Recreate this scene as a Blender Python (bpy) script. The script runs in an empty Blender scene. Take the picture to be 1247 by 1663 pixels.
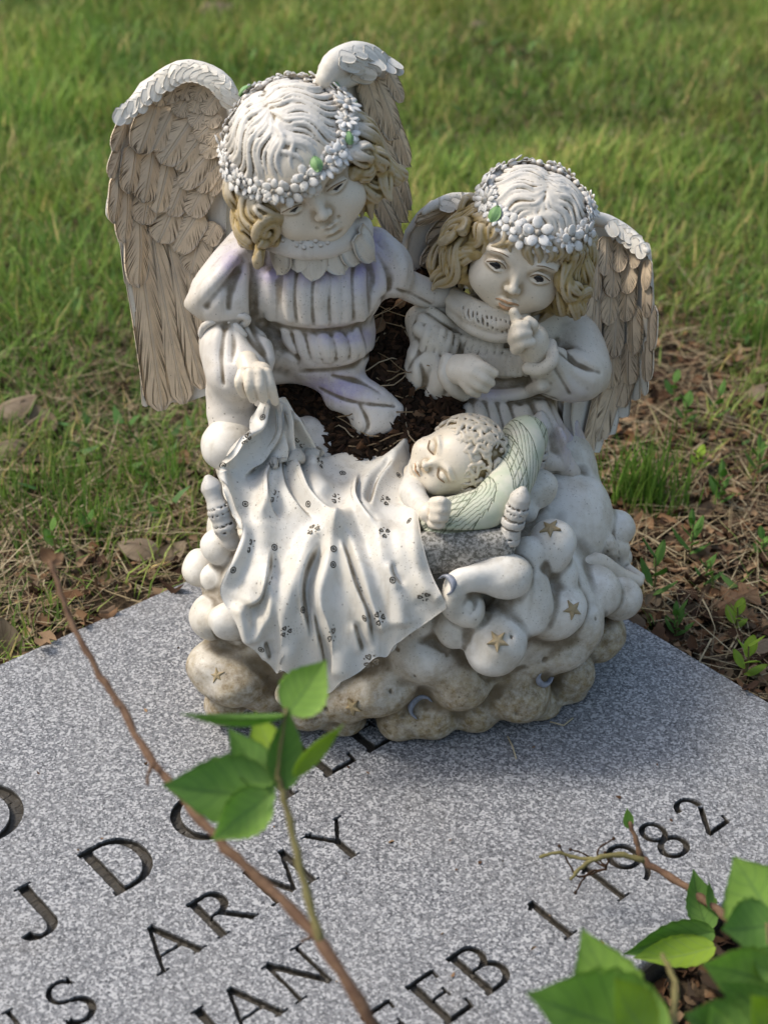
import bpy, math, random
import numpy as np
from mathutils import Vector, Matrix, geometry
random.seed(7); rng = np.random.default_rng(7)
R = math.radians
# ------------------------------------------------------------------ camera
PW, PH, FPX = 1247.0, 1663.0, 2500.0
PITCH, DIST, TGT = R(32.3), 1.25, np.array((0.0, 0.0, 0.13))
CAMPOS = TGT + DIST * np.array((0, -math.cos(PITCH), math.sin(PITCH)))
CR = np.array((1.0, 0, 0)); CF = np.array((0, math.cos(PITCH), -math.sin(PITCH))); CU = np.cross(CR, CF); CB = -CF
sc = bpy.context.scene
cam_d = bpy.data.cameras.new('camera'); cam = bpy.data.objects.new('camera', cam_d)
sc.collection.objects.link(cam); sc.camera = cam
cam.location = CAMPOS; cam.rotation_euler = (math.pi / 2 - PITCH, 0, 0)
cam_d.sensor_fit = 'VERTICAL'; cam_d.sensor_height = 24.0; cam_d.lens = 24.0 * FPX / PH
cam_d.clip_start = 0.02; cam_d.clip_end = 200
cam_d.dof.use_dof = True; cam_d.dof.focus_distance = 1.20; cam_d.dof.aperture_fstop = 4.4
# ------------------------------------------------------------------ sky, sun, exposure
SUN_AZ, SUN_EL = R(-80), R(52)     # azimuth measured from +Y towards +X, the light comes from there
w = bpy.data.worlds.new('World'); sc.world = w; w.use_nodes = True
nt = w.node_tree; bg = nt.nodes['Background']
sky = nt.nodes.new('ShaderNodeTexSky'); sky.sky_type = 'NISHITA'; sky.sun_disc = False
sky.sun_elevation = SUN_EL; sky.sun_rotation = SUN_AZ; sky.air_density = 1.6; sky.dust_density = 4.0; sky.ozone_density = 1.0
nt.links.new(sky.outputs[0], bg.inputs[0]); bg.inputs[1].default_value = 0.10
sun_d = bpy.data.lights.new('sun', 'SUN'); sun_d.energy = 1.5; sun_d.angle = R(12); sun_d.color = (1, 0.95, 0.86)
sun = bpy.data.objects.new('sun', sun_d); sc.collection.objects.link(sun)
sdir = Vector((math.sin(SUN_AZ) * math.cos(SUN_EL), math.cos(SUN_AZ) * math.cos(SUN_EL), math.sin(SUN_EL)))
sun.rotation_euler = sdir.to_track_quat('Z', 'Y').to_euler(); sun.location = sdir * 5
sc.view_settings.view_transform = 'Standard'; sc.view_settings.look = 'None'
sc.view_settings.exposure = 0.82; sc.view_settings.gamma = 1.0; sc.view_settings.use_curve_mapping = False
sc.cycles.use_denoising = True; sc.cycles.max_bounces = 6
# ------------------------------------------------------------------ helpers
def rays(px):
    px = np.atleast_2d(np.asarray(px, float))
    return CF + np.outer((px[:, 0] - PW / 2) / FPX, CR) + np.outer((PH / 2 - px[:, 1]) / FPX, CU)
def PY(x, y, Y):                     # the point of the plane y=Y seen at a photo pixel
    d = rays((x, y))[0]; return CAMPOS + d * ((Y - CAMPOS[1]) / d[1])
def PZ(x, y, z):                     # the point of the plane z seen at a photo pixel
    d = rays((x, y))[0]; return CAMPOS + d * ((z - CAMPOS[2]) / d[2])
def PD(x, y, dist):                  # the point at a distance along the view axis
    return CAMPOS + rays((x, y))[0] * dist
MM = 1 / 2000.0                      # metres in one photo pixel at the statue
def cr(pts, n):                      # catmull-rom resample
    p = np.asarray(pts, float)
    if len(p) == 2: return p[0] + np.linspace(0, 1, n)[:, None] * (p[1] - p[0])
    q = np.vstack([2 * p[0] - p[1], p, 2 * p[-1] - p[-2]]); t = np.linspace(0, len(p) - 1 - 1e-9, n)
    i = t.astype(int); u = (t - i)[:, None]
    a, b, c, d = q[i], q[i + 1], q[i + 2], q[i + 3]
    return 0.5 * (2 * b + (c - a) * u + (2 * a - 5 * b + 4 * c - d) * u * u + (3 * b - a - 3 * c + d) * u ** 3)
def mesh_np(name, v, q, smooth=True, attrs=None, uv=None):
    me = bpy.data.meshes.new(name); v = np.asarray(v, np.float32); q = np.asarray(q, np.int32); k = q.shape[1]
    me.vertices.add(len(v)); me.vertices.foreach_set('co', v.ravel())
    me.loops.add(q.size); me.loops.foreach_set('vertex_index', q.ravel())
    me.polygons.add(len(q)); me.polygons.foreach_set('loop_start', np.arange(0, q.size, k, dtype=np.int32))
    me.update(calc_edges=True)
    me.polygons.foreach_set('use_smooth', np.full(len(q), smooth))
    for nm, a in (attrs or {}).items():
        a = np.asarray(a, np.float32)
        if a.ndim == 1:
            at = me.attributes.new(nm, 'FLOAT', 'POINT'); at.data.foreach_set('value', a)
        else:
            at = me.attributes.new(nm, 'FLOAT_COLOR', 'POINT'); at.data.foreach_set('color', np.hstack([a, np.ones((len(a), 1), np.float32)]).ravel())
    if uv is not None:
        l = me.uv_layers.new(name='UVMap'); l.data.foreach_set('uv', np.asarray(uv, np.float32)[q.ravel()].ravel())
    me.validate(); return me
def join(parts):                     # [(verts, quads)] -> one
    vs, qs, o = [], [], 0
    for v, q in parts:
        vs.append(np.asarray(v, float)); qs.append(np.asarray(q) + o); o += len(v)
    return np.vstack(vs), np.vstack(qs)
def obj(name, me, mat=None, parent=None, label=None, cat=None, group=None, kind=None, M=None):
    o = bpy.data.objects.new(name, me); sc.collection.objects.link(o)
    if mat is not None and me is not None and not me.materials: me.materials.append(mat)
    if M is not None: o.matrix_world = M
    if parent is not None: o.parent = parent
    for k, v in (('label', label), ('category', cat), ('group', group), ('kind', kind)):
        if v: o[k] = v
    return o
def mat4(X, Y, Z, T):
    return Matrix(((X[0], Y[0], Z[0], T[0]), (X[1], Y[1], Z[1], T[1]), (X[2], Y[2], Z[2], T[2]), (0, 0, 0, 1)))
def unit(a): a = np.asarray(a, float); return a / (np.linalg.norm(a) + 1e-12)
def tube_mesh(pts, rad, seg=8, cap=True):
    p = np.asarray(pts, float); n = len(p); rad = np.broadcast_to(np.asarray(rad, float), (n,))
    t = np.gradient(p, axis=0); t /= np.linalg.norm(t, axis=1)[:, None] + 1e-12
    a = np.array((0, 0, 1.0)) if abs(t[0][2]) < .9 else np.array((1.0, 0, 0)); N = np.zeros_like(p); a = unit(a - t[0] * a.dot(t[0]))
    for i in range(n): a = unit(a - t[i] * a.dot(t[i])); N[i] = a
    B = np.cross(t, N); th = np.linspace(0, 2 * np.pi, seg, endpoint=False)
    v = p[:, None] + rad[:, None, None] * (N[:, None] * np.cos(th)[None, :, None] + B[:, None] * np.sin(th)[None, :, None])
    v = v.reshape(-1, 3); q = []
    for i in range(n - 1):
        for j in range(seg): q.append((i * seg + j, i * seg + (j + 1) % seg, (i + 1) * seg + (j + 1) % seg, (i + 1) * seg + j))
    if cap:
        for i, s in ((0, -1), (n - 1, 1)):
            c = len(v); v = np.vstack([v, p[i] + t[i] * s * rad[i] * .6])
            for j in range(0, seg, 2):
                a_, b_, c_ = i * seg + j, i * seg + (j + 1) % seg, i * seg + (j + 2) % seg
                q.append((c, c_, b_, a_) if s < 0 else (c, a_, b_, c_))
    return v, np.array(q)
# ------------------------------------------------------------------ a small signed-distance sculpting kit
class Vol:
    def __init__(s, lo, hi, h, M=None):
        s.lo = np.asarray(lo, float); s.h = h; n = np.ceil((np.asarray(hi, float) - s.lo) / h).astype(int) + 1
        s.n = n; s.ax = [(s.lo[i] + h * np.arange(n[i])).astype(np.float32) for i in range(3)]
        s.f = np.full(n, 1.0, np.float32); s.M = M          # M: (origin, 3x3 columns, scale) of a local frame
    def win(s, lo, hi):
        a = np.clip(np.floor((np.asarray(lo) - s.lo) / s.h).astype(int), 0, s.n); b = np.clip(np.ceil((np.asarray(hi) - s.lo) / s.h).astype(int) + 1, 0, s.n)
        if (b <= a).any(): return None
        sl = tuple(slice(a[i], b[i]) for i in range(3))
        return sl, s.ax[0][sl[0]][:, None, None], s.ax[1][sl[1]][None, :, None], s.ax[2][sl[2]][None, None, :]
    def comb(s, sl, b, k, sub):
        a = s.f[sl]
        if sub: a, b = -a, b
        if k > 0:
            hh = np.maximum(k - np.abs(a - b), 0) / k; r = np.minimum(a, b) - hh * hh * k * .25
        else: r = np.minimum(a, b)
        s.f[sl] = -r if sub else r
    def ell(s, c, r, k=0., rot=None, sub=False):
        c = np.asarray(c, float); r = np.broadcast_to(np.asarray(r, float), (3,)); m = k + 5 * s.h
        e = r if rot is None else np.full(3, r.max())
        w_ = s.win(c - e - m, c + e + m)
        if w_ is None: return
        sl, X, Y, Z = w_; X = X - c[0]; Y = Y - c[1]; Z = Z - c[2]
        if rot is not None:
            rt = np.asarray(rot, float)                     # columns = local axes
            X, Y, Z = (X * rt[0, i] + Y * rt[1, i] + Z * rt[2, i] for i in range(3))
        k0 = np.sqrt((X / r[0]) ** 2 + (Y / r[1]) ** 2 + (Z / r[2]) ** 2) + 1e-6
        k1 = np.sqrt((X / r[0] ** 2) ** 2 + (Y / r[1] ** 2) ** 2 + (Z / r[2] ** 2) ** 2) + 1e-6
        s.comb(sl, (k0 * (k0 - 1) / k1).astype(np.float32), k, sub)
    def tube(s, pts, rad, k=0., sub=False):
        p = np.asarray(pts, float); n = len(p); rad = np.broadcast_to(np.asarray(rad, float), (n,)); m = k + 5 * s.h
        w_ = s.win(p.min(0) - rad.max() - m, p.max(0) + rad.max() + m)
        if w_ is None or n < 2: return
        sl, X, Y, Z = w_; best = None
        for i in range(n - 1):
            a, b = p[i], p[i + 1]; d = b - a; L2 = d.dot(d) + 1e-12
            t = np.clip(((X - a[0]) * d[0] + (Y - a[1]) * d[1] + (Z - a[2]) * d[2]) / L2, 0, 1)
            e = np.sqrt((X - a[0] - t * d[0]) ** 2 + (Y - a[1] - t * d[1]) ** 2 + (Z - a[2] - t * d[2]) ** 2) - (rad[i] + t * (rad[i + 1] - rad[i]))
            best = e if best is None else np.minimum(best, e)
        s.comb(sl, best.astype(np.float32), k, sub)
    def plane_cut(s, n_, d_, k=0.):                          # remove everything with p.n > d
        X, Y, Z = s.ax[0][:, None, None], s.ax[1][None, :, None], s.ax[2][None, None, :]
        s.comb(tuple(slice(None) for _ in range(3)), (-(X * n_[0] + Y * n_[1] + Z * n_[2] - d_)).astype(np.float32) + 0 * s.f, k, True)
    def hit(s, px):
        d = rays(px); o = np.repeat(CAMPOS[None], len(d), 0)
        if s.M is not None:
            T, B, sc_ = s.M; o = (o - T) @ B / sc_; d = d @ B / sc_
        hi = s.lo + s.h * (s.n - 1)
        t0 = np.minimum((s.lo - o) / d, (hi - o) / d).max(1); t1 = np.maximum((s.lo - o) / d, (hi - o) / d).min(1)
        L = np.linalg.norm(d, axis=1); ns = int(np.max((t1 - t0) * L) / (s.h * .5)) + 2
        out = np.full((len(d), 3), np.nan); nor = np.zeros((len(d), 3))
        for i in range(len(d)):
            if t1[i] <= t0[i]: continue
            t = np.linspace(t0[i], t1[i], ns); p = o[i] + t[:, None] * d[i]
            ij = np.clip(np.round((p - s.lo) / s.h).astype(int), 0, s.n - 1); v = s.f[ij[:, 0], ij[:, 1], ij[:, 2]]
            w_ = np.nonzero(v < 0)[0]
            if len(w_) == 0: continue
            j = w_[0]; out[i] = p[j]; a = np.clip(ij[j], 1, s.n - 2)
            g = np.array([s.f[a[0] + 1, a[1], a[2]] - s.f[a[0] - 1, a[1], a[2]], s.f[a[0], a[1] + 1, a[2]] - s.f[a[0], a[1] - 1, a[2]], s.f[a[0], a[1], a[2] + 1] - s.f[a[0], a[1], a[2] - 1]])
            nor[i] = unit(g)
        return out, nor
    def brush(s, px, r, lift=0., k=.002, sub=False, taper=.35, z=1.0):
        px = np.asarray(px, float) * z; n = max(3, int(np.linalg.norm(np.diff(px, axis=0), axis=1).sum() / 7))
        p, nn = s.hit(cr(px, n)); ok = ~np.isnan(p[:, 0])
        if ok.sum() < 3: return
        p = p[ok] + nn[ok] * lift
        for _ in range(2): p[1:-1] = (p[:-2] + p[1:-1] + p[2:]) / 3
        t = np.linspace(0, 1, len(p)); rr = r * (taper + (1 - taper) * np.sin(np.pi * np.clip(t, .02, .98)) ** .6)
        s.tube(p, rr, k, sub)
    def mesh(s, name, blur=3, attrs=None, scale=1.0, wob=0.0):
        f = s.f; ins = f < 0
        c = np.zeros(np.array(f.shape) - 1, np.int8)
        for i in (0, 1):
            for j in (0, 1):
                for k in (0, 1): c += ins[i:f.shape[0] - 1 + i, j:f.shape[1] - 1 + j, k:f.shape[2] - 1 + k]
        act = np.argwhere((c > 0) & (c < 8)); ids = np.full(c.shape, -1, np.int32); ids[tuple(act.T)] = np.arange(len(act))
        cor = np.array([(i, j, k) for i in (0, 1) for j in (0, 1) for k in (0, 1)])
        val = np.stack([f[act[:, 0] + o[0], act[:, 1] + o[1], act[:, 2] + o[2]] for o in cor], 1)
        acc = np.zeros((len(act), 3)); cnt = np.zeros(len(act))
        for a in range(8):
            for b in range(a + 1, 8):
                if np.abs(cor[a] - cor[b]).sum() != 1: continue
                m = (val[:, a] < 0) != (val[:, b] < 0); t = val[m, a] / (val[m, a] - val[m, b])
                acc[m] += cor[a] + t[:, None] * (cor[b] - cor[a]); cnt[m] += 1
        v = s.lo + s.h * (act + acc / cnt[:, None]); Q = []
        for ax in range(3):
            o1, o2 = [(1, 2), (2, 0), (0, 1)][ax]
            sl0 = [slice(None)] * 3; sl1 = [slice(None)] * 3; sl0[ax] = slice(0, -1); sl1[ax] = slice(1, None)
            A, B = ins[tuple(sl0)], ins[tuple(sl1)]; e = np.argwhere(A != B)
            e = e[(e[:, o1] > 0) & (e[:, o2] > 0) & (e[:, o1] < c.shape[o1]) & (e[:, o2] < c.shape[o2])]
            fl = A[tuple(e.T)]; d1 = np.zeros(3, int); d1[o1] = 1; d2 = np.zeros(3, int); d2[o2] = 1
            g = lambda x: ids[x[:, 0], x[:, 1], x[:, 2]]
            q = np.stack([g(e - d1 - d2), g(e - d2), g(e), g(e - d1)], 1); q[~fl] = q[~fl][:, ::-1]; Q.append(q)
        q = np.vstack(Q); q = q[(q >= 0).all(1)]
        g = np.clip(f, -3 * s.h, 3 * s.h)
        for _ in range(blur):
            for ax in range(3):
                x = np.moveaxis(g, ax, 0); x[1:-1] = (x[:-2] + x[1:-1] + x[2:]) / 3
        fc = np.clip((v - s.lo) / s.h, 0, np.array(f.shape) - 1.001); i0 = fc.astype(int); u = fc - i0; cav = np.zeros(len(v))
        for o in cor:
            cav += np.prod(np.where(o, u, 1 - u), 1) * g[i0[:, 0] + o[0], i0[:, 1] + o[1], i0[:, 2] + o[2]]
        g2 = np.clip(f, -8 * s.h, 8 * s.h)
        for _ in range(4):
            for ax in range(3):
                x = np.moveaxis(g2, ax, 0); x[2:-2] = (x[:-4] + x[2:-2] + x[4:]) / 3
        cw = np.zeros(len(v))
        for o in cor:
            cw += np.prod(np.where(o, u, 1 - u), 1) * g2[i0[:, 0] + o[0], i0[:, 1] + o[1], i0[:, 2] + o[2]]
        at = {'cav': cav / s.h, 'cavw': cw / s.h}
        if attrs: at.update(attrs(v))
        return mesh_np(name, v * scale, q, True, at)
# ------------------------------------------------------------------ materials
class NT:
    def __init__(s, name):
        s.m = bpy.data.materials.new(name); s.m.use_nodes = True; s.t = s.m.node_tree; s.b = s.t.nodes['Principled BSDF']
    def n(s, typ, **kw):
        x = s.t.nodes.new('ShaderNode' + typ)
        for k, v in kw.items(): setattr(x, k, v)
        return x
    def L(s, a, b): s.t.links.new(a, b)
    def val(s, x, i, v):
        if hasattr(v, 'is_linked') or isinstance(v, bpy.types.NodeSocket): s.L(v, x.inputs[i])
        else: x.inputs[i].default_value = v
    def noise(s, vec, scale, detail=4, rough=.55, dist=0.):
        x = s.n('TexNoise'); s.L(vec, x.inputs['Vector']); x.inputs['Scale'].default_value = scale
        x.inputs['Detail'].default_value = detail; x.inputs['Roughness'].default_value = rough; x.inputs['Distortion'].default_value = dist
        return x.outputs[0]
    def vor(s, vec, scale, feat='F1', out='Distance'):
        x = s.n('TexVoronoi', feature=feat); s.L(vec, x.inputs['Vector']); x.inputs['Scale'].default_value = scale; return x.outputs[out]
    def rng(s, v, a, b, c=0., d=1.):
        x = s.n('MapRange'); x.clamp = True; s.L(v, x.inputs[0])
        for i, q in enumerate((a, b, c, d)): x.inputs[i + 1].default_value = q
        return x.outputs[0]
    def math(s, op, a, b=0.):
        x = s.n('Math', operation=op); s.val(x, 0, a); s.val(x, 1, b); return x.outputs[0]
    def mix(s, f, a, b, mode='MIX'):
        x = s.n('Mix', data_type='RGBA', blend_type=mode); s.val(x, 0, f)
        for i, q in ((6, a), (7, b)):
            if isinstance(q, tuple): x.inputs[i].default_value = (*q, 1)
            else: s.L(q, x.inputs[i])
        return x.outputs[2]
    def attr(s, nm, out='Fac'): x = s.n('Attribute'); x.attribute_name = nm; return x.outputs[out]
    def bump(s, h, strength=.3, dist=.001):
        x = s.n('Bump'); x.inputs['Strength'].default_value = strength; x.inputs['Distance'].default_value = dist; s.L(h, x.inputs['Height']); s.L(x.outputs[0], s.b.inputs['Normal']); return x
    def pos(s): return s.n('NewGeometry').outputs['Position']
    def fin(s, col, rough=.6, spec=.3):
        if isinstance(col, tuple): s.b.inputs['Base Color'].default_value = (*col, 1)
        else: s.L(col, s.b.inputs['Base Color'])
        s.val(s.b, 'Roughness', rough); s.b.inputs['Specular IOR Level'].default_value = spec; return s.m
def resin(name, base=(.70, .675, .63), wash_shade=(.10, .076, .045), wash_shade_amt=.94, lo=-.03, hi=-.22, rough=.42, stain=0.58, tint=None, tint_fn=None, hue=None, algae=0., speck=.6):
    k = NT(name); p = k.pos()
    n1 = k.noise(p, 28, 6, .6); n2 = k.noise(p, 110, 5, .65); n3 = k.noise(p, 420, 3, .6)
    col = k.mix(k.rng(n1, .35, .7), base, tuple(c * s_ for c, s_ in zip(base, (.93, .90, .84))))
    if hue is not None:
        h = k.attr('hue'); col = k.mix(h, col, k.mix(k.rng(n2, .3, .7), hue, tuple(c * .72 for c in hue)))
        col = k.mix(k.math('MULTIPLY', k.rng(k.attr('cav'), .10, .38), .3), col, base)
    if tint is not None:
        tn = k.math('MULTIPLY', k.attr('tint'), k.rng(n2, .3, .6, .35, 1.)); col = k.mix(tn, col, tint)
    # brown-grey grime and old glaze: blotches
    st = k.math('MULTIPLY', k.rng(k.noise(p, 46, 8, .72), .52, .78), stain); col = k.mix(st, col, (.40, .34, .25))
    mp = k.n('Mapping'); k.L(p, mp.inputs[0]); mp.inputs['Scale'].default_value = (90, 90, 11); stk = k.rng(k.noise(mp.outputs[0], 1.0, 5, .6), .56, .74); col = k.mix(k.math('MULTIPLY', stk, stain * .8), col, (.36, .31, .235))
    if algae:
        al = k.math('MULTIPLY', k.rng(k.math('ADD', k.math('MULTIPLY', k.attr('low'), .75), k.math('MULTIPLY', n1, .95)), .46, .98), algae)
        al2 = k.math('MULTIPLY', al, k.rng(k.noise(p, 170, 8, .75), .25, .62, .3, 1.))
        col = k.mix(al2, col, k.mix(k.rng(n2, .35, .65), (.30, .225, .11), (.155, .105, .045)))
    # antique glaze in the creases, deepened to paint in their shade
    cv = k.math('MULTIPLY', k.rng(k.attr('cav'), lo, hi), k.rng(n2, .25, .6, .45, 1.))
    col = k.mix(k.math('MULTIPLY', cv, wash_shade_amt), col, k.mix(n3, wash_shade, tuple(c * 1.35 for c in wash_shade)))
    cw = k.math('MULTIPLY', k.rng(k.attr('cavw'), -.03, -.55), k.rng(k.noise(p, 75, 7, .7), .25, .55)); col = k.mix(k.math('MULTIPLY', cw, wash_shade_amt * .85), col, tuple(c * 1.35 for c in wash_shade))  # wider hollows: grime colour that also carries painted occlusion shade
    # pits and specks
    sp = k.math('MULTIPLY', k.rng(k.vor(p, 150), .13, .08), k.rng(n1, .40, .58)); col = k.mix(k.math('MULTIPLY', sp, speck), col, (.09, .07, .045))
    sp2 = k.math('MULTIPLY', k.rng(k.vor(p, 420), .20, .13), k.rng(k.noise(p, 19, 3), .42, .56)); col = k.mix(k.math('MULTIPLY', sp2, speck * .8), col, (.14, .11, .07))
    k.bump(k.math('ADD', k.math('MULTIPLY', n2, .6), k.math('MULTIPLY', n3, .5)), .35, .0012)
    return k.fin(col, k.rng(n1, .3, .7, rough - .06, rough + .14), .35)
M = {}
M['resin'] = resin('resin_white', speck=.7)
M['dress'] = resin('resin_dress', base=(.70, .665, .63), wash_shade=(.10, .074, .042), tint=(.36, .31, .50), wash_shade_amt=.88, lo=-.05, hi=-.30)
M['dressb'] = resin('resin_dress_warm', base=(.66, .61, .535), wash_shade=(.10, .074, .042), tint=(.5, .46, .55), wash_shade_amt=.9, lo=-.04, hi=-.28, stain=.5)
M['cloud'] = resin('resin_cloud', base=(.74, .715, .67), wash_shade=(.10, .074, .042), algae=1.0, stain=.5, wash_shade_amt=.75)
M['skin'] = resin('resin_skin', base=(.74, .67, .57), wash_shade=(.27, .19, .10), wash_shade_amt=.55, stain=.15, rough=.34, speck=.35)
M['hair'] = resin('resin_hair', base=(.69, .66, .62), hue=(.44, .315, .12), wash_shade=(.10, .066, .022), wash_shade_amt=.95, lo=-.01, hi=-.16, stain=.2)
M['flower'] = resin('resin_flower', base=(.73, .72, .71), wash_shade=(.18, .145, .09), stain=.2)
M['flower_blue'] = resin('resin_flower_blue', base=(.52, .58, .64), wash_shade=(.18, .15, .1), stain=.2)
M['leaf_paint'] = resin('resin_leaf_green', base=(.20, .36, .15), wash_shade=(.05, .09, .03), stain=.2)
M['wingback'] = resin('resin_wing', base=(.70, .67, .62), wash_shade=(.2, .15, .08), stain=.35)
M['post'] = resin('resin_post', base=(.55, .53, .50), wash_shade=(.14, .11, .08), stain=.6, wash_shade_amt=.9)
M['rail'] = (lambda k: k.fin(k.mix(k.rng(k.noise(k.pos(), 420, 4, .7), .42, .6), (.12, .115, .10), (.42, .40, .37)), .8, .2))(NT('bed_rail_grey'))
M['ink'] = NT('ink_brown').fin((.055, .045, .03), .6, .3)
M['ink_faded'] = NT('ink_faded').fin((.17, .145, .11), .6, .3)
M['eye_black'] = NT('eye_paint').fin((.012, .012, .016), .25, .5)
M['brow'] = NT('brow_paint').fin((.20, .13, .07), .6, .3)
M['lip'] = resin('resin_lip', base=(.56, .34, .20), wash_shade=(.3, .14, .06), stain=.1, speck=.1)
M['gold'] = resin('resin_gold_star', base=(.33, .26, .15), wash_shade=(.09, .06, .03), stain=.5, rough=.5)
M['silver'] = (lambda k: k.fin(k.mix(k.rng(k.noise(k.pos(), 160, 4), .4, .65), (.27, .29, .35), (.16, .17, .20)), .38, .6))(NT('silver_moon'))
def feather_mat():
    k = NT('resin_feather'); uvn = k.n('UVMap'); sx = k.n('SeparateXYZ'); k.L(uvn.outputs[0], sx.inputs[0]); u, v = sx.outputs[0], sx.outputs[1]
    p = k.pos(); inf = k.n('ObjectInfo').outputs['Random']
    n1 = k.noise(p, 60, 5, .6); n2 = k.noise(p, 260, 4, .6)
    av = k.math('ABSOLUTE', k.math('SUBTRACT', v, .5))          # 0 at the shaft, .5 at the vane edge
    base = k.mix(k.attr('grey') if False else inf, (.76, .60, .415), (.68, .55, .40)); base = k.mix(k.rng(n1, .35, .7), base, (.57, .455, .33))
    # barbs: slanted slits that run from the edge inward
    cmb = k.n('CombineXYZ'); k.L(k.math('SUBTRACT', k.math('MULTIPLY', u, 34.), k.math('MULTIPLY', av, 26.)), cmb.inputs[0]); k.L(k.math('MULTIPLY', av, 2.2), cmb.inputs[1]); k.L(k.math('MULTIPLY', inf, 40.), cmb.inputs[2])
    nb = k.noise(cmb.outputs[0], .9, 2, .5)
    slit = k.math('MULTIPLY', k.rng(nb, .55, .64), k.rng(k.math('ADD', av, k.math('MULTIPLY', k.rng(u, .45, 1.0), .16)), .12, .36))
    col = k.mix(k.math('MULTIPLY', slit, .92), base, (.085, .06, .035))
    shaft = k.rng(av, .05, .02); col = k.mix(k.math('MULTIPLY', shaft, .35), col, (.60, .52, .42))
    edge = k.rng(av, .44, .5); col = k.mix(k.math('MULTIPLY', edge, k.rng(n1, .4, .6, 0., .6)), col, (.62, .57, .5))
    col = k.mix(k.math('MULTIPLY', k.rng(k.vor(p, 170), .10, .05), k.rng(n1, .5, .6)), col, (.07, .055, .04))
    k.bump(k.math('ADD', k.math('SUBTRACT', k.math('MULTIPLY', shaft, 1.2), k.math('MULTIPLY', slit, 1.3)), k.math('MULTIPLY', n2, .4)), .7, .0015)
    return k.fin(col, .55, .25)
M['feather'] = feather_mat()
M['feather_white'] = resin('resin_feather_white', base=(.70, .665, .60), wash_shade=(.25, .19, .11), stain=.25)
def pillow_mat():
    k = NT('pillow_quilt'); p = k.pos(); n1 = k.noise(p, 60, 5); n2 = k.noise(p, 260, 4)
    u = k.math('ADD', k.math('MULTIPLY', k.attr('pu'), 6.0), k.math('MULTIPLY', k.attr('pv'), 1.1)); v = k.attr('pv'); wob = k.math('MULTIPLY', k.math('SUBTRACT', n2, .5), .12); u = k.math('ADD', u, wob)
    cell = k.math('FLOOR', u); fr = k.math('FRACT', u); par = k.math('MODULO', cell, 3.); saw = lambda x: k.rng(k.math('ABSOLUTE', k.math('SUBTRACT', k.math('FRACT', x), .5)), .13, .06)
    seam = k.math('MAXIMUM', k.rng(fr, .045, .01), k.rng(fr, .955, .99)); st1 = saw(k.math('MULTIPLY', u, 4.)); st2 = saw(k.math('MULTIPLY', v, 3.5)); st3 = saw(k.math('ADD', k.math('MULTIPLY', u, 3.), k.math('MULTIPLY', v, 3.)))
    is0 = k.math('LESS_THAN', par, .5); is1 = k.math('MULTIPLY', k.math('GREATER_THAN', par, .5), k.math('LESS_THAN', par, 1.5))
    pat = k.math('MAXIMUM', k.math('MULTIPLY', is0, k.math('MAXIMUM', st1, st2)), k.math('MULTIPLY', is1, st3)); pat = k.math('MAXIMUM', k.math('MULTIPLY', pat, .8), seam)
    pat = k.math('MULTIPLY', pat, k.rng(n2, .3, .55, .45, 1.))
    col = k.mix(k.math('MULTIPLY', k.rng(n1, .35, .65), .9), (.62, .60, .50), (.45, .50, .37)); col = k.mix(pat, col, (.07, .09, .045))
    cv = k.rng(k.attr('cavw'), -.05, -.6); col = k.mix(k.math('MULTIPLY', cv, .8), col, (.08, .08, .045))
    col = k.mix(k.math('MULTIPLY', k.rng(k.vor(p, 160), .10, .06), .7), col, (.06, .05, .03)); k.bump(k.math('SUBTRACT', k.math('MULTIPLY', n1, .4), pat), .5, .001); return k.fin(col, .5, .3)
M['pillow'] = pillow_mat()
def granite():
    k = NT('grey_granite'); p = k.pos()
    a = k.noise(p, 380, 5, .8, .8); b = k.noise(p, 900, 3, .7); c = k.vor(p, 600, 'F1', 'Color'); s_ = k.n('SeparateXYZ'); k.L(c, s_.inputs[0])
    col = k.mix(k.rng(a, .40, .58), (.030, .032, .040), (.28, .285, .30))
    col = k.mix(k.rng(s_.outputs[0], .62, .78), col, (.42, .42, .43)); col = k.mix(k.math('MULTIPLY', k.rng(s_.outputs[1], .78, .9), k.rng(b, .4, .6)), col, (.045, .045, .055))
    col = k.mix(k.rng(b, .60, .72), col, (.10, .10, .11)); big = k.noise(p, 9, 4); col = k.mix(k.rng(big, .35, .75, 0., .3), col, (.22, .215, .21))
    col = k.mix(k.math('MULTIPLY', k.rng(k.noise(p, 150, 3, .6), .60, .70), .55), col, (.06, .062, .07)); col = k.mix(k.math('MULTIPLY', k.rng(k.vor(p, 210), .13, .07), .8), col, (.035, .035, .042))
    wst = k.rng(k.noise(p, 5, 8, .7), .54, .72); col = k.mix(k.math('MULTIPLY', wst, .28), col, (.16, .14, .11)); lic = k.math('MULTIPLY', k.rng(k.noise(p, 42, 6, .7), .66, .74), k.rng(k.noise(p, 11, 2), .52, .6)); col = k.mix(k.math('MULTIPLY', lic, .55), col, (.36, .34, .25))
    sp = k.n('SeparateXYZ'); k.L(p, sp.inputs[0]); dirt = k.mix(k.noise(p, 500, 4, .7), (.014, .013, .011), (.075, .064, .05))
    col = k.mix(k.rng(sp.outputs[2], -.0006, -.0028), col, dirt)
    k.bump(k.math('ADD', k.math('MULTIPLY', b, .5), k.math('MULTIPLY', a, .6)), .35, .001)
    return k.fin(col, k.rng(s_.outputs[2], 0, 1, .42, .75), .4)
M['granite'] = granite()
def soil_mat(name, a, b, sc_=1.):
    k = NT(name); p = k.pos(); n = k.noise(p, 70 * sc_, 8, .7); m = k.noise(p, 9 * sc_, 4)
    col = k.mix(k.rng(n, .3, .7), a, b); col = k.mix(k.rng(m, .4, .65, 0, .5), col, tuple(x * .6 for x in a)); k.bump(n, .8, .012); return k.fin(col, .95, .1)
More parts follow.
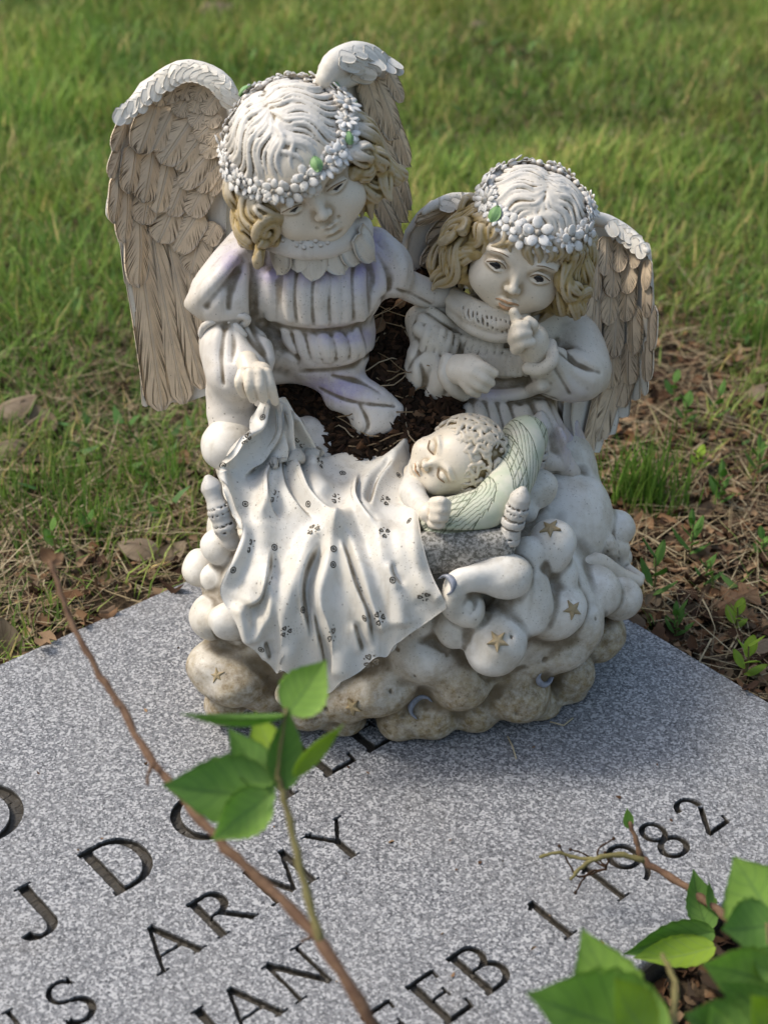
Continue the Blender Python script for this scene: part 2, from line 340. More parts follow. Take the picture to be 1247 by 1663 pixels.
M['soil'] = soil_mat('soil', (.035, .025, .017), (.13, .095, .06))
M['mulch'] = soil_mat('mulch_soil', (.012, .008, .006), (.055, .033, .02), 2.5)
def colattr(name, rough=.7, spec=.2, trans=0.):
    k = NT(name); p = k.pos(); c = k.attr('col', 'Color'); n = k.noise(p, 300, 3); col = k.mix(k.rng(n, .3, .7, 0., .35), c, k.mix(.5, c, (.03, .02, .01)))
    if trans:
        tr = k.n('BsdfTranslucent'); k.L(c, tr.inputs[0]); mx = k.n('MixShader'); mx.inputs[0].default_value = trans
        k.fin(col, rough, spec); k.L(k.b.outputs[0], mx.inputs[1]); k.L(tr.outputs[0], mx.inputs[2]); k.L(mx.outputs[0], k.t.nodes['Material Output'].inputs[0]); return k.m
    return k.fin(col, rough, spec)
M['grass'] = colattr('grass_blade', .5, .25, .3); M['litter'] = colattr('dry_litter', .85, .1); M['straw'] = colattr('straw', .7, .2)
def leaf_mat(name, a, b, vein):
    k = NT(name); uvn = k.n('UVMap'); sx = k.n('SeparateXYZ'); k.L(uvn.outputs[0], sx.inputs[0]); p = k.pos(); n = k.noise(p, 45, 5, .6)
    av = k.math('ABSOLUTE', k.math('SUBTRACT', sx.outputs[1], .5)); col = k.mix(k.rng(n, .3, .7), a, b)
    vn = k.math('SINE', k.math('MULTIPLY', k.math('SUBTRACT', sx.outputs[0], k.math('MULTIPLY', av, .5)), 44.)); vv = k.math('MAXIMUM', k.rng(vn, .9, 1.), k.rng(av, .035, .012))
    col = k.mix(k.math('MULTIPLY', vv, .6), col, vein); k.bump(k.math('SUBTRACT', n, k.math('MULTIPLY', vv, .5)), .3, .001)
    tr = k.n('BsdfTranslucent'); k.L(col, tr.inputs[0]); mx = k.n('MixShader'); mx.inputs[0].default_value = .55; k.fin(col, .55, .2)
    k.L(k.b.outputs[0], mx.inputs[1]); k.L(tr.outputs[0], mx.inputs[2]); k.L(mx.outputs[0], k.t.nodes['Material Output'].inputs[0]); return k.m
M['leaf_a'] = leaf_mat('leaf_fresh', (.30, .50, .10), (.42, .62, .16), (.20, .36, .11)); M['leaf_b'] = leaf_mat('leaf_deep', (.20, .38, .08), (.29, .48, .13), (.14, .26, .08))
M['leaf_c'] = leaf_mat('leaf_yellow_green', (.36, .52, .06), (.44, .60, .10), (.32, .46, .14)); M['weed'] = leaf_mat('weed_leaf', (.15, .31, .07), (.22, .40, .11), (.2, .34, .12))
def bark(name, a, b):
    k = NT(name); p = k.pos(); n = k.noise(p, 150, 6, .7); k.bump(n, .5, .001); return k.fin(k.mix(k.rng(n, .35, .65), a, b), .75, .2)
M['stem'] = bark('vine_bark', (.10, .055, .035), (.19, .115, .07)); M['stem_green'] = bark('vine_green_stem', (.13, .11, .045), (.19, .17, .07)); M['dark_stem'] = bark('tendril_dark', (.025, .014, .008), (.06, .03, .015))
M['dryleaf'] = leaf_mat('dry_leaf', (.30, .17, .09), (.42, .27, .16), (.22, .12, .06)); M['dryleaf2'] = leaf_mat('dry_leaf_grey', (.33, .25, .17), (.45, .36, .26), (.24, .17, .11))
# ------------------------------------------------------------------ ground
YAW = R(40.5); E1 = np.array((math.cos(YAW), math.sin(YAW), 0)); E2 = np.array((math.sin(YAW), -math.cos(YAW), 0)); KC = PZ(661, 781, 0.0)
A0, A1, B0, B1, GZ = -.95, -.007, .003, .565, -.022
def AB(a, b, z=0.): return KC + a * E1 + b * E2 + np.array((0, 0, z))
def slab_dist(x, y):                                   # signed distance to the slab's outline
    dx, dy = x - KC[0], y - KC[1]; a = dx * E1[0] + dy * E1[1]; b = dx * E2[0] + dy * E2[1]
    qa = np.maximum(A0 - a, a - A1); qb = np.maximum(B0 - b, b - B1)
    return np.hypot(np.maximum(qa, 0), np.maximum(qb, 0)) + np.minimum(np.maximum(qa, qb), 0), a, b
def vnoise(x, y, s, seed=0):
    r_ = np.random.default_rng(seed); T = r_.random((64, 64)); x, y = x * s, y * s; i, j = np.floor(x).astype(int), np.floor(y).astype(int); u, v = x - i, y - j
    u, v = u * u * (3 - 2 * u), v * v * (3 - 2 * v); g = lambda a, b: T[a % 64, b % 64]
    return (g(i, j) * (1 - u) + g(i + 1, j) * u) * (1 - v) + (g(i, j + 1) * (1 - u) + g(i + 1, j + 1) * u) * v
def ground_z(x, y):
    d, a, b = slab_dist(x, y)
    return GZ + .016 * (vnoise(x, y, 7, 1) - .5) + .02 * (vnoise(x, y, 2.2, 2) - .5) * np.clip(d * 3, 0, 1) + .01 * np.clip(d, 0, .3)
gx = np.concatenate([[-60, -20, -8, -4], np.linspace(-2.4, 2.4, 161), [4, 8, 20, 60]]); gy = np.concatenate([[-60, -20, -6, -3], np.linspace(-1.5, 4.2, 191), [8, 20, 60]])
X, Y = np.meshgrid(gx, gy, indexing='ij'); Zg = ground_z(X, Y); inside = slab_dist(X, Y)[0] < -.03; Zg[inside] = -.06
nx, ny = X.shape; idx = np.arange(nx * ny).reshape(nx, ny)
q = np.stack([idx[:-1, :-1], idx[1:, :-1], idx[1:, 1:], idx[:-1, 1:]], -1).reshape(-1, 4)
obj('ground', mesh_np('ground', np.stack([X, Y, Zg], -1).reshape(-1, 3), q), M['soil'], kind='structure', label='brown soil under the lawn and around the grave marker')
# ------------------------------------------------------------------ the granite marker with its cut letters
def bar(x0, y0, x1, y1, w):
    d = unit((x1 - x0, y1 - y0)); n_ = np.array((-d[1], d[0])) * w / 2; p, q_ = np.array((x0, y0)), np.array((x1, y1)); return [[p - n_, q_ - n_, q_ + n_, p + n_]]
def arc(cx, cy, rx, ry, a0, a1, w0, w1=None, n=12):
    w1 = w0 if w1 is None else w1; o = []
    for i in range(n):
        f = [R(a0 + (a1 - a0) * j / n) for j in (i, i + 1)]; ww = [w0 + (w1 - w0) * abs(math.cos(t)) for t in f]
        P = lambda t, s, w_: np.array((cx + (rx + s * w_ / 2) * math.cos(t), cy + (ry + s * w_ / 2) * math.sin(t)))
        o.append([P(f[0], -1, ww[0]), P(f[1], -1, ww[1]), P(f[1], 1, ww[1]), P(f[0], 1, ww[0])])
    return o
T_, t_ = .165, .10
def ser(x, y, w=.26): return bar(x - w / 2, y, x + w / 2, y, .05)
GL = {
 'J': bar(.34, 1, .34, .18, T_) + arc(.14, .22, .2, .2, -170, 8, .07, .165) + ser(.34, .975),
 'D': bar(.12, 0, .12, 1, T_) + bar(.0, .03, .4, .03, t_) + bar(.0, .97, .4, .97, t_) + arc(.38, .5, .36, .46, -90, 90, t_, T_),
 'O': arc(.45, .5, .40, .46, 0, 360, t_, T_, 28),
 'Y': bar(.06, 1, .42, .5, .13) + bar(.80, 1, .42, .5, .08) + bar(.42, .52, .42, 0, T_) + ser(.42, .025) + ser(.08, .975) + ser(.8, .975, .2),
 'L': bar(.12, 0, .12, 1, T_) + bar(0, .03, .6, .03, t_) + bar(.58, 0, .60, .22, .07) + ser(.12, .975),
 'E': bar(.12, 0, .12, 1, T_) + bar(0, .035, .6, .035, t_) + bar(0, .965, .58, .965, t_) + bar(.15, .51, .48, .51, .07) + bar(.58, 0, .61, .22, .07) + bar(.56, .8, .58, 1, .07) + bar(.47, .4, .47, .62, .06),
 'F': bar(.12, 0, .12, 1, T_) + bar(0, .965, .58, .965, t_) + bar(.15, .51, .46, .51, .07) + bar(.56, .8, .58, 1, .07) + bar(.46, .4, .46, .62, .06) + ser(.12, .025),
 'U': bar(.12, 1, .12, .35, T_) + bar(.68, 1, .68, .35, .09) + arc(.4, .33, .28, .29, 180, 360, .1, .14) + ser(.12, .975) + ser(.68, .975, .2),
 'S': arc(.32, .74, .22, .22, 20, 270, .09, .1) + arc(.32, .26, .24, .24, -160, 90, .1, .14) + bar(.53, .78, .53, .97, .05) + bar(.08, .02, .08, .22, .05),
 'A': bar(.06, 0, .42, 1, .075) + bar(.42, 1, .80, 0, .15) + bar(.18, .33, .66, .33, .075) + ser(.06, .025) + ser(.8, .025, .28),
 'R': bar(.12, 0, .12, 1, T_) + bar(.0, .965, .36, .965, t_) + arc(.36, .735, .22, .235, -90, 90, t_, T_) + bar(.12, .5, .36, .5, .08) + bar(.36, .5, .76, .02, .14) + ser(.12, .025) + ser(.76, .025, .2),
 'M': bar(.1, 0, .1, 1, .08) + bar(.1, 1, .5, .06, .15) + bar(.5, .06, .9, 1, .08) + bar(.9, 0, .9, 1, .15) + ser(.1, .025) + ser(.9, .025),
 'N': bar(.1, 0, .1, 1, .09) + bar(.1, 1, .72, .02, .15) + bar(.72, 0, .72, 1, .09) + ser(.1, .025) + ser(.06, .975, .16) + ser(.72, .975),
 'B': bar(.12, 0, .12, 1, T_) + bar(0, .965, .34, .965, t_) + bar(0, .035, .36, .035, t_) + bar(.12, .52, .36, .52, .08) + arc(.34, .745, .2, .22, -90, 90, t_, .14) + arc(.36, .28, .25, .245, -90, 90, t_, .15),
 '1': bar(.2, 0, .2, 1, .15) + bar(.2, .96, .06, .86, .07) + ser(.2, .025, .32),
 '8': arc(.32, .74, .2, .22, 0, 360, .1, .12, 20) + arc(.32, .26, .25, .22, 0, 360, .1, .14, 22),
 '9': arc(.32, .68, .25, .27, 0, 360, .1, .14, 22) + arc(.1, .6, .46, .56, -80, 10, .08, .13),
 '2': arc(.3, .72, .22, .24, -20, 170, .09, .14) + bar(.5, .62, .08, .08, .11) + bar(.03, .05, .6, .05, .11) + bar(.58, .02, .62, .22, .07),
}
TEXT = [('O', -.586, .186, .068), ('J', -.584, .288, .051), ('D', -.522, .288, .051), ('O', -.452, .288, .051), ('Y', -.388, .288, .051), ('L', -.335, .288, .051), ('E', -.292, .288, .051),
        ('U', -.655, .367, .040), ('S', -.606, .367, .040), ('A', -.5365, .367, .040), ('R', -.490, .367, .040), ('M', -.444, .367, .040), ('Y', -.388, .367, .040),
        ('J', -.548, .444, .039), ('A', -.526, .444, .039), ('N', -.483, .444, .039), ('F', -.460, .519, .040), ('E', -.422, .519, .040), ('B', -.386, .519, .040),
        ('1', -.315, .519, .040), ('1', -.262, .519, .040), ('9', -.238, .519, .040), ('8', -.203, .519, .040), ('2', -.163, .519, .040)]
polys = []
for ch, a, b, s in TEXT:
    for pl in GL[ch]: polys.append(np.array([(a + p[0] * s, b - p[1] * s) for p in pl]))
CV, CE = [], []
def add_loop(P):
    o = len(CV); n_ = len(P); CV.extend(Vector((float(p[0]), float(p[1]))) for p in P); CE.extend((o + i, o + (i + 1) % n_) for i in range(n_))
add_loop([(A0, B0), (A1, B0), (A1, B1), (A0, B1)])
jr = random.Random(3)
for P in polys:                                        # edges broken up so the cut line is slightly ragged
    Q = []
    for i in range(len(P)):
        p, q_ = P[i], P[(i + 1) % len(P)]; n_ = max(1, int(np.linalg.norm(q_ - p) / .0022))
        for j in range(n_):
            u = p + (q_ - p) * j / n_; Q.append(u + (np.array((jr.uniform(-1, 1), jr.uniform(-1, 1))) * .00035 if j else 0))
    add_loop(Q)
vo, eo, fo, _, _, _ = geometry.delaunay_2d_cdt(CV, CE, [], 0, 1e-6)
V2 = np.array([(v.x, v.y) for v in vo]); FT = np.array([f for f in fo if len(f) == 3]); cen = V2[FT].mean(1)
isin = np.zeros(len(FT), bool)
for P in polys:
    s_ = np.zeros(len(FT), int)
    for i in range(len(P)):
        p, q_ = P[i], P[(i + 1) % len(P)]; s_ += np.where((q_[0] - p[0]) * (cen[:, 1] - p[1]) - (q_[1] - p[1]) * (cen[:, 0] - p[0]) > 0, 1, -1)
    isin |= np.abs(s_) == len(P)
ok = (cen[:, 0] > A0) & (cen[:, 0] < A1) & (cen[:, 1] > B0) & (cen[:, 1] < B1); FT, isin = FT[ok], isin[ok]
nV = len(V2); W3 = lambda z: KC + V2[:, :1] * E1 + V2[:, 1:] * E2 + np.array((0, 0, 1.)) * z
depth = -.0062 + .0012 * np.array([jr.random() for _ in range(nV)])[:, None]
verts = np.vstack([W3(0.0), W3(depth)]); tri = [list(f) for f in FT[~isin]] + [list(f + nV) for f in FT[isin]]
side = {}
for t, i_ in zip(FT, isin):
    for k in range(3): side.setdefault(tuple(sorted((t[k], t[(k + 1) % 3]))), []).append((i_, t[k], t[(k + 1) % 3]))
for e, L_ in side.items():
    if len(L_) == 2 and L_[0][0] != L_[1][0]:
        _, a, b = L_[0] if L_[0][0] else L_[1]; tri += [[a, b, b + nV], [a, b + nV, a + nV]]
o_ = len(verts); CH = .004
crn = [(A0, B0), (A1, B0), (A1, B1), (A0, B1)]
lower = [AB(a + (CH if a == A1 else -CH), b + (CH if b == B1 else -CH), -CH) for a, b in crn] + [AB(a + (CH if a == A1 else -CH), b + (CH if b == B1 else -CH), -.1) for a, b in crn] + [AB(a, b, 0) for a, b in crn]
verts = np.vstack([verts, lower])
for i in range(4):
    j = (i + 1) % 4
    for u, v in ((8, 0), (0, 4)): tri += [[o_ + u + i, o_ + u + j, o_ + v + j], [o_ + u + i, o_ + v + j, o_ + v + i]]
me = mesh_np('grave_marker', verts, np.array(tri), False)
import bmesh
bm = bmesh.new(); bm.from_mesh(me); bmesh.ops.remove_doubles(bm, verts=bm.verts, dist=1e-5)
for f in bm.faces:
    if abs(f.normal.z) > .9 and f.normal.z < 0: f.normal_flip()
bm.to_mesh(me); bm.free()
obj('grave_marker', me, M['granite'], label='flat grey granite grave marker with cut lettering under the angel statue', cat='grave marker')
# ------------------------------------------------------------------ the statue: one casting, an Empty at its base
statue = obj('angel_statue', None, label='weathered white resin statue of two winged girls tucking in a sleeping baby on clouds', cat='statue')
statue.location = (0.01, -.03, 0)
def part(name, me, mat, parent=None, M4=None, label=None):
    o = bpy.data.objects.new(name, me); sc.collection.objects.link(o)
    if me is not None and not me.materials: me.materials.append(mat)
    p = parent or statue; o.parent = p
    pw = Matrix.Translation((0.01, -.03, 0)) if p is statue else p['_w'] if False else WM[p.name]
    wm = M4 if M4 is not None else Matrix.Identity(4); o.matrix_local = pw.inverted() @ wm; WM[o.name] = wm
    if label: o['label'] = label
    return o
WM = {}
# ---- cloud
BALLS = [(372,722,46,-.035),(357,888,33,-.095),(326,922,31,-.07),(346,938,24,-.10),(345,1002,44,-.115),(376,1008,33,-.135),(350,1082,52,-.12),(385,1100,55,-.13),(368,1140,42,-.12),(465,1128,22,-.152),
 (430,1120,48,-.125),(500,1140,52,-.125),(565,1130,55,-.13),(612,1125,48,-.14),(560,1165,40,-.125),(640,1100,50,-.13),(690,1062,52,-.135),(650,1160,48,-.128),(700,1160,50,-.13),(745,1100,55,-.132),(805,1042,60,-.15),(770,1150,48,-.12),(840,1125,58,-.115),(868,1150,42,-.105),(930,1090,44,-.085),(915,1120,38,-.085),
 (850,985,55,-.13),(822,936,34,-.145),(850,950,45,-.125),(893,888,45,-.10),(856,898,30,-.115),(900,990,58,-.115),(940,1010,50,-.095),(905,1045,52,-.10),(965,962,46,-.07),(1003,968,40,-.055),(985,1030,34,-.055),(960,1045,36,-.06),(1001,856,31,.0),(868,795,32,-.05),(848,830,24,-.065),(910,930,34,-.10),
 (760,985,30,-.15),(735,1020,34,-.145),(690,1000,40,-.13)]
cl = Vol((-.215, -.205, -.004), (.265, .165, .30), .0020)
for c, r_ in (((.01, .0, .055), (.145, .115, .07)), ((-.06, .0, .10), (.085, .09, .09)), ((.09, .01, .09), (.095, .09, .08)), ((.01, .06, .11), (.12, .06, .10)), ((.04, -.07, .08), (.13, .06, .08)), ((-.07, -.08, .09), (.07, .05, .08))):
    cl.ell(c, r_, .02)
rbz = random.Random(12)
for a, b, r_, Yd in BALLS: cl.ell(PY(a, b, Yd + .012), r_ * MM * np.array((rbz.uniform(.88, 1.12), rbz.uniform(.9, 1.1), rbz.uniform(.84, 1.06))) * (1 + (Yd) * .9 * .8), .009 if b > 1050 else .0058)
cl.tube(cr([PY(826, 938, -.132), PY(790, 936, -.136), PY(752, 945, -.140), PY(732, 975, -.140)], 12), np.linspace(32, 17, 12) * MM * .9, .008)
rb = random.Random(5)
for i in range(26):                                     # the back of the cloud, out of the photo
    th = R(-20 + i / 25 * 220); cl.ell((.012 + .135 * math.cos(th), .02 + .095 * math.sin(th), rb.uniform(.03, .15)), rb.uniform(.026, .04), .008)
for a, b, s_ in (((655, 1075), (700, 1090), 1), ((790, 1105), (860, 1095), 1), ((590, 1090), (640, 1110), 1)): pass
# modelled lines between puffs
for ln in ([(740,985),(762,1000),(775,985),(770,965),(752,962)], [(345,1010),(352,1040),(385,1055),(408,1040)], [(755,1085),(805,1105),(850,1085)]):
    cl.brush(ln, .0018, .0, .004, True, .15)
cl.brush([(722,955),(735,940),(760,935),(800,925)], .008, -.001, .006); cl.brush([(735,1000),(728,975),(738,955)], .007, .0, .005)
X_, Y_, Z_ = cl.ax[0][:, None, None], cl.ax[1][None, :, None], cl.ax[2][None, None, :]
cl.f += (.0016 * (np.sin(X_ * 62 + 2 * np.sin(Z_ * 45 + 1)) * np.sin(Z_ * 70 + Y_ * 50))).astype(np.float32)
cl.f += .0010 * (np.sin(X_ * 130 + 3 * np.sin(Z_ * 60)) * np.sin(Z_ * 120 + 2) * np.sin(Y_ * 110 + X_ * 40)).astype(np.float32)
for i in range(90):                                     # small casting pits
    a, b = rb.uniform(420, 980), rb.uniform(1000, 1200); p, n_ = cl.hit([(a, b)])
    if not np.isnan(p[0, 0]): cl.ell(p[0] + n_[0] * .0007, rb.uniform(.0012, .0022), .0008, None, True)
CLOUD_FLOOR = .0015
cl.plane_cut((0, 0, -1), -CLOUD_FLOOR, .004)
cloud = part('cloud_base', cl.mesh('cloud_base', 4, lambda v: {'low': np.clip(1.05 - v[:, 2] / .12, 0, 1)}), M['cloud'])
def on_vol(vol, px, lift=0.):
    p, n_ = vol.hit([px]); return p[0] + n_[0] * lift, n_[0]
def basis(n_, up=(0, 0, 1), spin=0.):
    n_ = unit(n_); x = unit(np.cross(up, n_)); y = np.cross(n_, x); c, s_ = math.cos(spin), math.sin(spin); return x * c + y * s_, y * c - x * s_, n_
def ngon_prism(name, P, h, top=.8):
    P = np.asarray(P, float); n_ = len(P); v = [(*p, -h) for p in P] + [(*p, h * .5) for p in P] + [(*(p * top), h) for p in P] + [(0, 0, h * 1.25)]; q = []
    for i in range(n_):
        j = (i + 1) % n_; q += [(i, j, j + n_), (i, j + n_, i + n_), (i + n_, j + n_, j + 2 * n_), (i + n_, j + 2 * n_, i + 2 * n_), (i + 2 * n_, j + 2 * n_, 3 * n_)]
    return mesh_np(name, v, np.array(q), False, {'cav': np.array([-.2] * n_ + [0.] * n_ + [.1] * (n_ + 1))})
star_me = ngon_prism('star', [((1 if i % 2 == 0 else .45) * math.cos(R(36 * i + 90)), (1 if i % 2 == 0 else .45) * math.sin(R(36 * i + 90))) for i in range(10)], .28, .6)
th = np.linspace(R(-118), R(118), 15); mo = np.stack([np.cos(th), np.sin(th)], 1) - (.45, 0); mi = np.stack([.62 * np.cos(th) - .20 - .45 + .12 * (1 - np.cos(th)), .80 * np.sin(th)], 1); mi[0] = mo[0]; mi[-1] = mo[-1]; nm = len(th); mc = (mo + mi) / 2
mv = np.vstack([np.hstack([mo, np.full((nm, 1), -.3)]), np.hstack([mo, np.full((nm, 1), .10)]), np.hstack([mc, np.full((nm, 1), .24)]), np.hstack([mi, np.full((nm, 1), .10)]), np.hstack([mi, np.full((nm, 1), -.3)])])
moon_me = mesh_np('crescent_moon', mv, np.array([(r_ * nm + k_, r_ * nm + k_ + 1, (r_ + 1) * nm + k_ + 1, (r_ + 1) * nm + k_) for r_ in range(4) for k_ in range(nm - 1)]), True, {'cav': np.zeros(len(mv))})
for (a, b), s_, sp in (((353,1097),13,.3), ((808,1041),17,.5), ((929,990),16,.2), ((893,858),17,.1), ((573,1148),15,.8)):
    p, n_ = on_vol(cl, (a, b)); x, y, z = basis(n_, spin=sp); s_ = s_ * MM
    part('star', star_me, M['gold'] if b != 1041 else M['cloud'], cloud, mat4(x * s_, y * s_, z * s_ * .8, p))
for (a, b), s_, sp in (((676,1142),20,2.4), ((878,1106),16,3.9), ((733,945),15,.9)):
    p, n_ = on_vol(cl, (a, b)); x, y, z = basis(n_, spin=sp); s_ = s_ * MM
    part('crescent_moon', moon_me, M['silver'], cloud, mat4(x * s_, y * s_, z * s_, p + n_ * .0022))
# ---- blanket: a draped sheet laid over control rows, its folds raised along the fold lines
ROWS = [((428,642),-.035,(466,648),-.03), ((405,685),-.052,(492,692),-.03), ((375,730),-.067,(524,733),-.02), ((348,772),-.082,(600,735),.0), ((372,815),-.097,(668,698),.025),
        ((393,865),-.112,(676,785),-.05), ((378,915),-.130,(684,865),-.118), ((358,962),-.145,(700,930),-.140), ((385,1012),-.155,(722,972),-.152)]
NC = 7; G = np.zeros((len(ROWS) + 1, NC, 3))
for i, (l, yl, r_, yr) in enumerate(ROWS):
    for j in range(NC):
        t = j / (NC - 1); a = l[0] + (r_[0] - l[0]) * t; b = l[1] + (r_[1] - l[1]) * t; sag = 0
        if i in (6, 7): b += 12 * math.sin(math.pi * t)
        if i == 8: b += 30 * math.sin(math.pi * t)
        yd = yl + (yr - yl) * t
        if 2 <= i <= 5: yd -= .006 * math.sin(math.pi * t) * (1 if i > 3 else .5)
        G[i, j] = PY(a, b, yd)
for j, (a, b) in enumerate(((402,1046),(440,1080),(474,1102),(548,1114),(618,1066),(655,1038),(726,987))): G[-1, j] = PY(a, b, -.160 + .004 * abs(j - 3) / 3)
NU, NV = 176, 232
tmp = np.stack([cr(G[:, j], NV) for j in range(NC)], 1); S = np.stack([cr(tmp[i], NU) for i in range(NV)], 0)
uu_ = np.linspace(0, 1, NU); hemw = (.006 * np.sin(uu_ * 23 + .8) + .0035 * np.sin(uu_ * 51)) * np.sin(np.pi * np.clip(uu_ * 1.1, 0, 1)); vw = np.clip((np.linspace(0, 1, NV) - .72) / .28, 0, 1) ** 2
S = S + (vw[:, None] * hemw[None])[..., None] * np.array((0, -.35, 1.0))
def nrm(S):
    n_ = np.cross(np.gradient(S, axis=1), np.gradient(S, axis=0)); n_ /= np.linalg.norm(n_, axis=2)[..., None] + 1e-12; return n_
N = nrm(S); N *= np.sign((N * CB).sum(2).mean())
def proj(P):
    d = P - CAMPOS; z = d @ CF; return np.stack([PW / 2 + FPX * (d @ CR) / z, PH / 2 - FPX * (d @ CU) / z], -1)
PX = proj(S)
def pdist(PX, line, n=40):
    L_ = cr(line, n); best = np.full(PX.shape[:2], 1e9); tt = np.zeros(PX.shape[:2])
    for i in range(n - 1):
        a, d = L_[i], L_[i + 1] - L_[i]; t = np.clip(((PX - a) @ d) / (d @ d + 1e-9), 0, 1); e = np.linalg.norm(PX - a - t[..., None] * d, axis=2)
        m = e < best; best[m] = e[m]; tt[m] = (i + t[m]) / (n - 1)
    return best, tt
RIDGE = [([(451,655),(449,697),(442,756),(429,808),(420,850)],.0085,9), ([(462,665),(464,734),(484,782),(518,819),(545,862),(542,878)],.0085,9), ([(480,680),(503,723),(510,771),(535,810)],.007,10),
 ([(665,700),(650,741),(617,767),(591,793),(586,822),(613,862)],.012,11), ([(560,845),(506,878),(484,926),(466,974),(462,1020),(470,1090)],.009,11), ([(545,862),(534,918),(522,962),(530,1010),(551,1066),(556,1105)],.010,11),
 ([(565,866),(591,933),(606,985),(622,1026)],.010,9), ([(618,866),(625,918),(648,974),(655,1020)],.008,13), ([(672,790),(677,900),(692,948),(722,978)],.007,9), ([(356,772),(370,833),(395,867),(390,900),(362,950)],.010,9),
 ([(390,992),(404,1030),(422,1020),(440,980),(436,935)],.010,8), ([(428,660),(415,690),(385,710),(352,758)],.008,10), ([(430,860),(420,930),(400,985)],.006,14), ([(650,870),(660,925),(690,975)],.005,10)]
VALLEY = [([(440,650),(424,690),(396,718),(360,748)],.007,9), ([(449,648),(446,700),(428,745),(396,778)],.009,9), ([(444,735),(437,765),(431,789),(437,819),(454,845)],.008,6), ([(455,690),(457,735),(460,774),(475,808),(510,848)],.008,6), ([(460,650),(468,690),(474,728),(491,785),(510,815),(546,846)],.009,6),
 ([(584,770),(577,815),(593,843),(618,864)],.010,6), ([(564,876),(574,903),(592,948),(611,988)],-.0,5), ([(556,880),(566,905),(580,950),(598,995),(608,1050)],.009,7), ([(520,886),(501,926),(494,965),(505,1040)],.009,9), ([(442,892),(438,935),(424,975),(396,988)],.008,8),
 ([(637,912),(641,933),(655,953)],.006,5), ([(600,830),(610,792),(640,757)],.011,13), ([(508,985),(520,1040),(530,1095)],.006,8), ([(430,1040),(440,1070)],.005,9), ([(575,1010),(590,1060)],.005,8)]
cavb = np.zeros((NV, NU)); disp = np.zeros((NV, NU))
WSC = np.clip((PX[..., 1] - 610) / 170, .38, 1); ASC = np.where(PX[..., 1] < 760, 1.25, 1.0)
for ln, a, wd in RIDGE:
    e, t = pdist(PX, ln); wd = wd * 1.45 * WSC; a = a * ASC; disp += .95 * a * np.exp(-(e / wd) ** 2) * np.clip(np.minimum(t + .1, 1 - t) * 8 + .25, 0, 1); cavb += .12 * np.exp(-(e / wd) ** 2)
def sdist(PX, line, n=40):                             # distance with the side of the line
    L_ = cr(line, n); best = np.full(PX.shape[:2], 1e9); tt = np.zeros(PX.shape[:2]); sd = np.ones(PX.shape[:2])
    for i in range(n - 1):
        a, d = L_[i], L_[i + 1] - L_[i]; t = np.clip(((PX - a) @ d) / (d @ d + 1e-9), 0, 1); r_ = PX - a - t[..., None] * d; e = np.linalg.norm(r_, axis=2)
        m = e < best; best[m] = e[m]; tt[m] = (i + t[m]) / (n - 1); sd[m] = np.sign(d[0] * r_[..., 1] - d[1] * r_[..., 0])[m]
    return best, tt, sd
for ln, a, wd in VALLEY:
    if a <= 0: continue
    e, t, sd = sdist(PX, ln); wd = wd * WSC; fade = np.clip(np.minimum(t, 1 - t) * 6, 0, 1) * (e < 60)
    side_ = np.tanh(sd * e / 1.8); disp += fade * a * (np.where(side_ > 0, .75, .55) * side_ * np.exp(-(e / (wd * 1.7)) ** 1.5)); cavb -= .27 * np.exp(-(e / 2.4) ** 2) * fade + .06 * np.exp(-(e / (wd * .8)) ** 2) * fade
for sv in range(1):
    disp[1:-1] = (disp[:-2] + disp[1:-1] + disp[2:]) / 3; disp[:, 1:-1] = (disp[:, :-2] + disp[:, 1:-1] + disp[:, 2:]) / 3
disp += .0006 * (vnoise(PX[..., 0] / 60, PX[..., 1] / 60, 1, 9) - .5)
S = S + N * disp[..., None]; N = nrm(S); N *= np.sign((N * CB).sum(2).mean()); PXb = proj(S)
TH = .0042; back = S - N * TH
for k in range(3): back[..., k] = back[..., k]
idx = np.arange(NU * NV).reshape(NV, NU)
def sheet(front, back, idx):
    n_ = idx.size; f = np.stack([idx[:-1, :-1], idx[1:, :-1], idx[1:, 1:], idx[:-1, 1:]], -1).reshape(-1, 4); b = f[:, ::-1] + n_
    ring = np.concatenate([idx[0, :], idx[1:, -1], idx[-1, -2::-1], idx[-2:0:-1, 0]]); r2 = np.roll(ring, -1)
    mid = .5 * (front.reshape(-1, 3)[ring] + back.reshape(-1, 3)[ring]); o = 2 * n_; m = np.arange(len(ring)) + o; m2 = np.roll(m, -1)
    s1 = np.stack([ring, r2, m2, m], 1)[:, ::-1]; s2 = np.stack([m, m2, r2 + n_, ring + n_], 1)[:, ::-1]
    return np.vstack([front.reshape(-1, 3), back.reshape(-1, 3), mid]), np.vstack([f, b, s1, s2]), ring
bv, bq, ring = sheet(S, back, idx)
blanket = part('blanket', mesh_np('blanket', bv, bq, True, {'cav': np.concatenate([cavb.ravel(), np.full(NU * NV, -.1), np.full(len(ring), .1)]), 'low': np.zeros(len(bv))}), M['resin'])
def on_blanket(px):
    e = ((PXb - np.array(px)) ** 2).sum(2); i, j = np.unravel_index(e.argmin(), e.shape); return S[i, j], N[i, j]
def bez_ring(r_, n=12, w_=.16): return tube_mesh([(r_ * math.cos(t), r_ * math.sin(t), 0) for t in np.linspace(0, 2 * math.pi, n + 1)], w_, 5, False)
dv, dq = join([bez_ring(.8), bez_ring(.28, 8)]); dot_me = mesh_np('printed_ring', dv, dq)
pp = []
